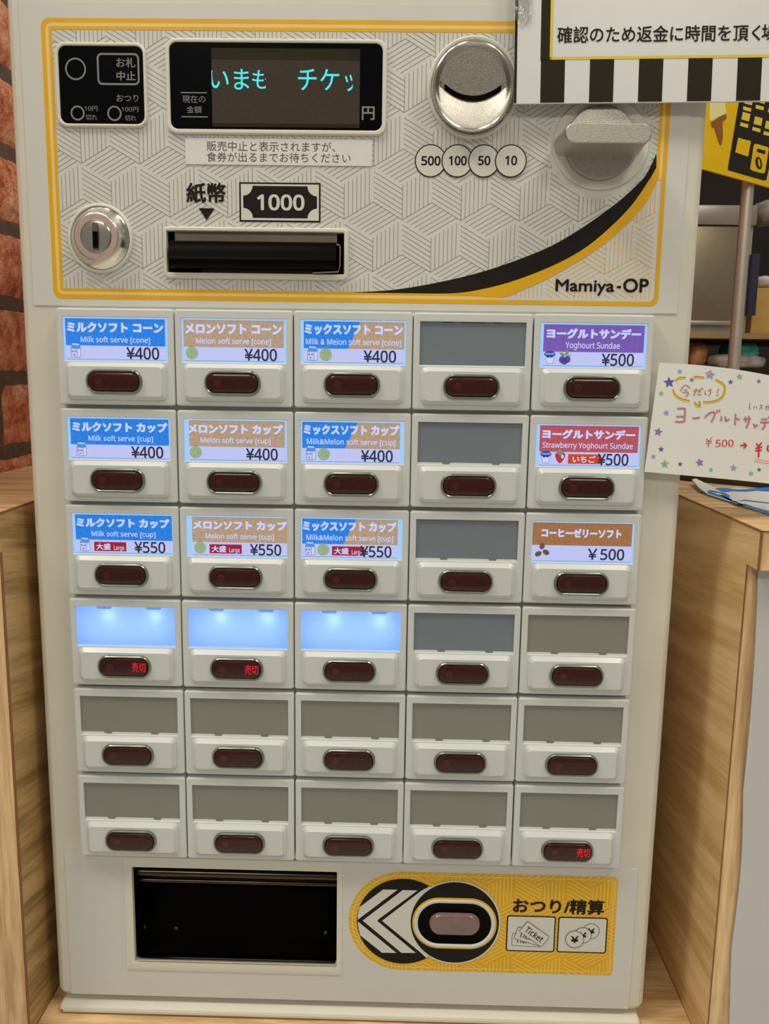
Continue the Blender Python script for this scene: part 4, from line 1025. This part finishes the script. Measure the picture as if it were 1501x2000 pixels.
for s_ in ([(505, 480), (540, 430), (570, 415)], [(570, 415), (600, 435), (618, 450)], [(545, 470), (585, 470)], [(530, 500), (595, 498), (585, 530), (560, 542)],          # 今
           [(650, 480), (730, 470)], [(688, 450), (672, 500), (652, 535)], [(705, 490), (740, 488)], [(700, 515), (715, 525), (745, 520)], [(735, 448), (742, 468)], [(753, 443), (760, 465)],   # だ
           [(785, 480), (785, 515), (800, 510)], [(815, 480), (855, 470)], [(845, 455), (845, 505), (822, 540)], [(938, 455), (920, 500), (918, 505)], [(912, 530), (935, 528)]):     # け !
    stroke(s_, 9, OR_, 2)
for s_ in ([(465, 675), (545, 672), (555, 690), (550, 815)], [(460, 765), (548, 765)], [(445, 820), (500, 824), (552, 818)], [(640, 785), (722, 776)],
           [(830, 730), (795, 755), (778, 780)], [(820, 728), (885, 715), (885, 760), (850, 825)], [(918, 690), (915, 720)], [(945, 688), (940, 715)],
           [(965, 760), (965, 800), (950, 815)], [(1010, 765), (1012, 812), (1055, 790)], [(1125, 735), (1115, 860)], [(1120, 790), (1170, 795)],
           [(1210, 795), (1295, 790)], [(1235, 765), (1235, 825)], [(1275, 755), (1270, 830), (1240, 895)], [(1320, 850), (1345, 865)], [(1330, 890), (1375, 855)], [(1410, 795), (1480, 795)], [(1400, 830), (1501, 830)], [(1450, 832), (1450, 870), (1420, 912)], [(1490, 770), (1501, 785)], [(1530, 840), (1610, 850)]):
    stroke([(x + 5, y + 7) for x, y in s_], 21, PK_, 1); stroke(s_, 9, LAVD, 2)
def ptext(body, q, m, bold=0, lay=2):
    (ax_, ay_), (bx_, by_), (cx_, cy_), (dx_, dy_) = q                     # TL TR BR BL
    def fn(s, t):
        x = (ax_ * (1 - s) + bx_ * s) * t + (dx_ * (1 - s) + cx_ * s) * (1 - t); y = (ay_ * (1 - s) + by_ * s) * t + (dy_ * (1 - s) + cy_ * s) * (1 - t)
        return onp(*Q(x, y), lay)
    b.text(body, 0, 1, 0, 1, 0, m, bold, fn=fn)
ptext('500', ((905, 1030), (1105, 1028), (1103, 1105), (900, 1110)), RD_, -.012)
for s_ in ([(795, 1015), (822, 1040)], [(862, 1002), (830, 1040)], [(790, 1050), (860, 1043)], [(790, 1072), (858, 1065)], [(825, 1040), (820, 1115)], [(1290, 620), (1282, 655), (1292, 690)], [(1338, 650), (1328, 680)], [(1358, 648), (1368, 678)], [(1400, 640), (1425, 640), (1395, 685)], [(1412, 662), (1430, 680)], [(1460, 655), (1500, 650)], [(1480, 645), (1465, 690)], [(1500, 650), (1490, 690)]):
    stroke(s_, 7, RD_ if s_[0][1] > 900 else GY_, 2, 4)
stroke([(1178, 1094), (1215, 1092), (1240, 1092)], 15, RD_, 2); stroke([(1215, 1065), (1248, 1092), (1215, 1125)], 15, RD_, 2)
for s_ in ([(1360, 1070), (1385, 1100)], [(1420, 1060), (1390, 1100)], [(1350, 1125), (1425, 1112)], [(1348, 1155), (1420, 1145)], [(1388, 1100), (1385, 1228)], [(1492, 1090), (1488, 1150), (1560, 1150)], [(1530, 1090), (1525, 1220)]): stroke(s_, 17, RD_, 2, 4)
stroke([(1338, 1245), (1420, 1258), (1600, 1285)], 7, PK_, 2); stroke([(1335, 1270), (1420, 1285), (1600, 1310)], 7, PK_, 2)
b.build('pen_drawing', pap, smooth=False)

# ================================================================== things on and before the right counter
LB = mat('leaflet_white', alb(226, 222, 208), .35, noise=.02); LBB = mat('leaflet_blue', alb(30, 118, 206), .35, noise=.08, nscale=90)
lf = thing('leaflet', 'blue and white leaflet lying on the right counter below the handwritten paper', 'leaflet', (.45, .08, ZT))
b = MB(); Zl = lambda px, py, k=0: (lambda v: (v.x, v.y, ZT + .0012 + k * .00025))(atz(px, py, ZT + .0012))
e0 = [(1350, 945), (1368, 961), (1501, 1004), (1620, 1042)]; e1 = [(1358, 943), (1400, 953), (1501, 960), (1620, 965)]
a0 = resample(e0, 16); a1 = resample(e1, 16)
vs = [Zl(*p) for p in a0] + [Zl(*p) for p in a1]
for i in range(2): vs[i] = (vs[i][0], vs[i][1], vs[i][2] + .003 * (2 - i) / 2); vs[16 + i] = (vs[16 + i][0], vs[16 + i][1], vs[16 + i][2] + .003 * (2 - i) / 2)
b.add(vs, [[i, i + 1, 17 + i, 16 + i] for i in range(15)], LB)
b.add([(v[0], v[1], v[2] - .001) for v in vs], [[16 + i, 17 + i, i + 1, i] for i in range(15)], LB)
lp = b.build('leaflet_sheet', lf)
b = MB()
def zpoly(pts, m, k=1): b.add([Zl(x, y, k) for x, y in pts], [list(range(len(pts)))], m)
z_ = lambda pts: [(1249 + a * .293, 683 + c * .293) for a, c in pts]
zpoly(z_([(425, 948), (470, 938), (560, 955), (600, 975), (590, 1003), (640, 1030), (700, 1028), (760, 1052), (860, 1078), (860, 1094), (700, 1040), (560, 992)]), LBB)
zpoly(z_([(500, 926), (560, 922), (640, 936), (700, 934), (760, 926), (860, 918), (860, 946), (780, 940), (700, 948), (620, 944), (560, 950)]), LBB)
zpoly(z_([(640, 1012), (700, 1002), (860, 1022), (860, 1027), (700, 1008)]), LBB)
zpoly(z_([(600, 930), (650, 926), (720, 930), (660, 936)]), LB, 2); zpoly(z_([(470, 955), (520, 960), (560, 975), (520, 972)]), LB, 2); zpoly(z_([(610, 990), (650, 1000), (640, 1015), (615, 1010)]), LB, 2)
b.build('leaflet_print', lp, smooth=False)
TR = mat('tray_dark', alb(44, 36, 30), .45, noise=.1)
tr = thing('tray', 'dark flat tray on the right counter behind the leaflet', 'tray', (.55, .19, ZT))
b = MB(); pa = atz(1334, 936.5, ZT + .001); pb = atz(1501, 952, ZT + .001); u_ = (pb - pa).normalized(); v_ = Vector((-u_.y, u_.x, 0))
A0 = pa - u_ * .02; B0 = pa + u_ * .34
lo = [A0, B0, B0 + v_ * .05, A0 + v_ * .05]
def ringp(ins, z): 
    return [tuple(p + (u_ * (ins if i in (0, 3) else -ins)) + v_ * (ins if i < 2 else -ins) + Vector((0, 0, z))) for i, p in enumerate(lo)]
b.loops([ringp(.001, -.001), ringp(0, .004), ringp(.003, .004), ringp(.004, .001)], TR, True, True); b.build('tray_body', tr, smooth=False)
# white sheet hung before the counter front
WS = mat('hanging_sheet_white', alb(178, 174, 166), .6, noise=.015, nscale=20)
b = MB(); vs = []; nr = 40
for j in range(nr + 1):
    t = j / nr; z = ZT - .0205 - t * .34; xl_ = .3528 + .0085 * t + .0012 * math.sin(t * 9) + (.0025 * math.sin((t - .35) * 12) if .35 < t < .62 else 0)
    for i in range(9):
        x = xl_ + .30 * i / 8; vs.append((x, -.0185 - .0012 * math.sin(x * 60 + t * 3), z))
k = len(vs); fs = [[(j + 1) * 9 + i, (j + 1) * 9 + i + 1, j * 9 + i + 1, j * 9 + i] for j in range(nr) for i in range(8)]
vs += [(x, y + .0008, z) for x, y, z in vs]; b.add(vs, fs + [[k + a for a in f[::-1]] for f in fs], WS)
tag(b.build('hanging_sheet', ang=60), 'plain white sheet hanging in front of the right wooden counter', 'poster')

# ================================================================== background right of the machine
# yellow sign on a steel pole
yaw = math.radians(34); PB = at(1460, 366, .85); ud = Vector((math.cos(yaw), math.sin(yaw), 0)); nd = Vector((math.sin(yaw), -math.cos(yaw), 0))
ss = thing('sign_stand', 'yellow sign board on a steel pole behind the ticket machine', 'sign', (PB.x, PB.y + .012, 0))
def onq(px, py, k=0):
    d = ray(px, py); t = (PB - CAM).dot(nd) / d.dot(nd); return CAM + d * t + nd * (k * .0004)
SY = mat('sign_yellow', alb(216, 172, 6), .35, noise=.03, nscale=30); SYL = mat('sign_light_yellow', alb(222, 186, 62), .4, noise=.02); SB = mat('sign_black', alb(40, 37, 34), .35, spec=.15, noise=.15, nscale=40)
SCR = mat('sign_cream', alb(220, 208, 138), .4, noise=.02); SBR = mat('sign_brown', alb(134, 84, 36), .4, noise=.06)
q4 = [(1350, 324), (1560, 382), (1640, -60), (1420, -120)]
b = MB(); fr = [onq(x, y) for x, y in q4]; bk = [p - nd * .004 for p in fr]
b.add(fr + bk, [[0, 1, 2, 3], [7, 6, 5, 4], [0, 4, 5, 1], [1, 5, 6, 2], [2, 6, 7, 3], [3, 7, 4, 0]], SY); bd = b.build('sign_board', ss, smooth=False)
b = MB(); J = lambda a, c: (1370 + a * .095, 190 + c * .095)
def qp(pts, m, k): b.add([onq(*J(x, y), k) for x, y in pts], [list(range(len(pts)))], m)
qp([(530, 1460), (540, 1500), (1270, 1710), (1320, 1700), (1400, 1350), (1700, 100), (1700, -300), (860, -300), (755, 110)], SB, 1)
def cellq(x, y, w, h, m=SYL): 
    ex, ey = Vector((.96, .27)), Vector((-.19, .98)); o_ = Vector((x, y)); qp([o_ + ey * h, o_ + ex * w + ey * h, o_ + ex * w, o_], m, 2)
for i, (x, y) in enumerate(((830, 300), (1080, 392), (1310, 480), (890, 60 - 90), (1150, -60), (1400, 20))):
    cellq(x, y, 165, 160); cellq(x - 45, y + 215, 170, 75)
qp([(735, 835), (1000, 905), (940, 1222), (675, 1135)][::-1], SY, 2)
qp([(1095, 955), (1340, 1025), (1365, 1060), (1290, 1535), (1250, 1572), (1020, 1510), (980, 1470), (1055, 985)][::-1], SY, 2)
qp([(1128, 1055), (1295, 1105), (1280, 1172), (1112, 1120)][::-1], SB, 3)
def oval(cx, cy, rx, ry, m, k): qp([(cx + rx * math.cos(t) - ry * .15 * math.sin(t), cy - ry * math.sin(t)) for t in [2 * PI * i / 28 for i in range(28)]], m, k)
oval(1155, 1355, 66, 128, SB, 3); oval(1157, 1355, 22, 85, SY, 4)
qp([(150, 440), (160, -100), (480, -100), (480, 200), (495, 290), (470, 350), (340, 400), (180, 500)], SCR, 1)
qp([(180, 520), (240, 480), (420, 370), (490, 350), (495, 440), (415, 510), (425, 780), (400, 960), (380, 990), (350, 950), (240, 600), (205, 635)], SBR, 2)
b.build('sign_print', bd, smooth=False)
STEEL = mat('brushed_steel', (.50, .47, .42), .36, metal=.9, noise=.08, nscale=40); POLE = mat('pole_steel', (.60, .56, .50), .38, metal=.6, noise=.05, nscale=30)
b = MB(); cxp, cyp = at(1455, 520, .86).x, .875
b.tube([(cxp, cyp, .012), (cxp, cyp, PB.z + .22)], .0088, POLE, 24); b.build('pole', ss)
b = MB(); L = [[(cxp + r * math.cos(2 * PI * i / 40), cyp + r * math.sin(2 * PI * i / 40), z) for i in range(40)] for r, z in ((.15, 0), (.15, .008), (.14, .014), (.02, .018))]
b.loops(L, POLE, True, True); b.build('base', ss)

# steel cooler on a rack board, with goods on the board below
YA = 1.5
zo = lambda px, py, Y=YA: at(px, py, Y)
BLK = mat('rack_black', alb(20, 17, 14), .5, noise=.2)
TANB = mat('board_tan', alb(150, 118, 76), .5, noise=.1, nscale=15)
xl_, xr_ = .70, zo(1492, 700).x + .45
zb1 = zo(1400, 640).z; zb2 = zo(1400, 722, YA).z - .002
rk = thing('storage_rack', 'dark rack behind the counter carrying the steel cooler and packets', 'rack', (1.0, 1.7, 0))
for (zz, nm) in ((zb1 - .024, 'rack_board'), (zb2 - .012, 'rack_board')):
    b = MB(); b.box(xl_, xr_, YA - .02, YA + .45, zz, zz + .012, TANB if zz > 1.05 else BLK); b.build(nm, rk, smooth=False)
for xx in (xl_ + .012, xr_ - .012):
    for yy in (YA - .005, YA + .43):
        b = MB(); b.box(xx - .012, xx + .012, yy - .012, yy + .012, 0, zb1 - .024, BLK); b.build('post', rk, smooth=False)
co = thing('steel_cooler', 'brushed steel cooler on the rack, seen between machine and pole', 'cooler', (1.0, YA + .15, zb1 - .012))
x0, x1_ = zo(1335, 500).x, zo(1443, 500).x; ztop = zo(1410, 401).z
STD = mat('steel_door', (.33, .27, .19), .34, metal=.75, noise=.06, nscale=25)
b = MB(); b.box(x0 - .1, zo(1470, 500).x, YA + .012, YA + .4, zb1 - .012, zo(1410, 440).z, STEEL); b.build('cooler_body', co, smooth=False)
b = MB(); b.box(x0 - .1, zo(1476, 430).x, YA - .006, YA + .4, zo(1410, 440).z, ztop, mat('steel_top', (.42, .38, .33), .3, metal=.6, noise=.06, nscale=25), .003); b.build('cooler_top', co)
b = MB(); zd0 = zo(1400, 634).z; b.box(x0 - .1, x1_, YA, YA + .012, zd0, zo(1410, 441.5).z, STD, .002); b.box(x0 - .1, x1_ - .002, YA - .006, YA + .004, zd0 - .002, zd0 + .008, STEEL, .002); b.build('cooler_door', co)
b = MB(); nb = box_at(1463, 1477.5, 496, 616, YA); b.box(nb[0], nb[1], YA - .005, YA + .01, nb[2], nb[3], mat('navy_panel', alb(38, 38, 62), .5, noise=.1)); b.build('navy_panel', co, smooth=False)
# goods
TE = mat('packet_teal', alb(58, 160, 136), .3, noise=.35, nscale=60, bump=.5, bscale=60); GYP = mat('packet_grey', alb(140, 132, 120), .35, noise=.35, nscale=50, bump=.5, bscale=50)
ORP = mat('packet_orange', alb(178, 120, 76), .3, noise=.35, nscale=40, bump=.5, bscale=50); CARD = mat('cardboard', alb(176, 140, 74), .7, noise=.08, nscale=30)
WHP = mat('packet_white', alb(186, 178, 172), .4, noise=.15, nscale=60, bump=.4, bscale=60)
def pillow(name, label, cat, l, r, t, bt, m, Y=YA + .02, d=.10, group=None, seed=0):
    p0 = zo((l + r) / 2, bt, Y); w = zo(r, (t + bt) / 2, Y).x - zo(l, (t + bt) / 2, Y).x; h = zo((l + r) / 2, t, Y).z - p0.z
    rnd = random.Random(seed); b = MB(); nu, nv_ = 20, 12; L = []
    for j in range(nv_ + 1):
        ph = PI * j / nv_; L.append([])
        for i in range(nu):
            th = 2 * PI * i / nu; k_ = 1 + rnd.uniform(-.07, .07)
            sq = lambda v, e_: math.copysign(abs(v) ** e_, v)
            L[-1].append((p0.x + w / 2 * sq(math.cos(th), .6) * sq(math.sin(ph), .5) * k_, Y + d / 2 + d / 2 * sq(math.sin(th), .6) * sq(math.sin(ph), .5) * k_, p0.z + h / 2 - h / 2 * sq(math.cos(ph), .7) * (1 if j in (0, nv_) else k_)))
    b.loops(L, m, True, True); o = b.build(name, ang=80, recalc=True); tag(o, label, cat, group); return o
zbase = 722
pillow('snack_packet', 'shiny teal packet lying behind the steel pole', 'packet', 1425, 1490, 668, 702, TE, seed=1)
pillow('snack_packet', 'orange and white packet beside the machine edge, under the cooler', 'packet', 1343, 1386, 668, zbase, ORP, seed=2)
pillow('plastic_bag', 'crumpled grey plastic bag in front of the teal packet', 'bag', 1388, 1500, 692, zbase, GYP, Y=YA - .01, d=.05, seed=3)
bb = thing('cardboard_box', 'tan cardboard box at the right picture edge beside the pole', 'box', tuple(zo(1490, 640, YA + .1)))
b = MB(); c0 = zo(1472, 562, YA + .1); c1 = zo(1560, 638, YA + .1); b.box(c0.x, c1.x, YA + .1, YA + .3, zb1 - .012, c0.z, CARD); b.build('box_body', bb, smooth=False)
pillow('plastic_bag', 'white plastic bag on top of the cardboard box', 'bag', 1478, 1540, 536, 561.5, WHP, Y=YA + .12, d=.12, seed=4)
pillow('plastic_bag', 'pale bag hanging at the right picture edge beside the yellow sign', 'bag', 1484, 1570, 385, 432, GYP, Y=YA + .1, d=.1, seed=5)
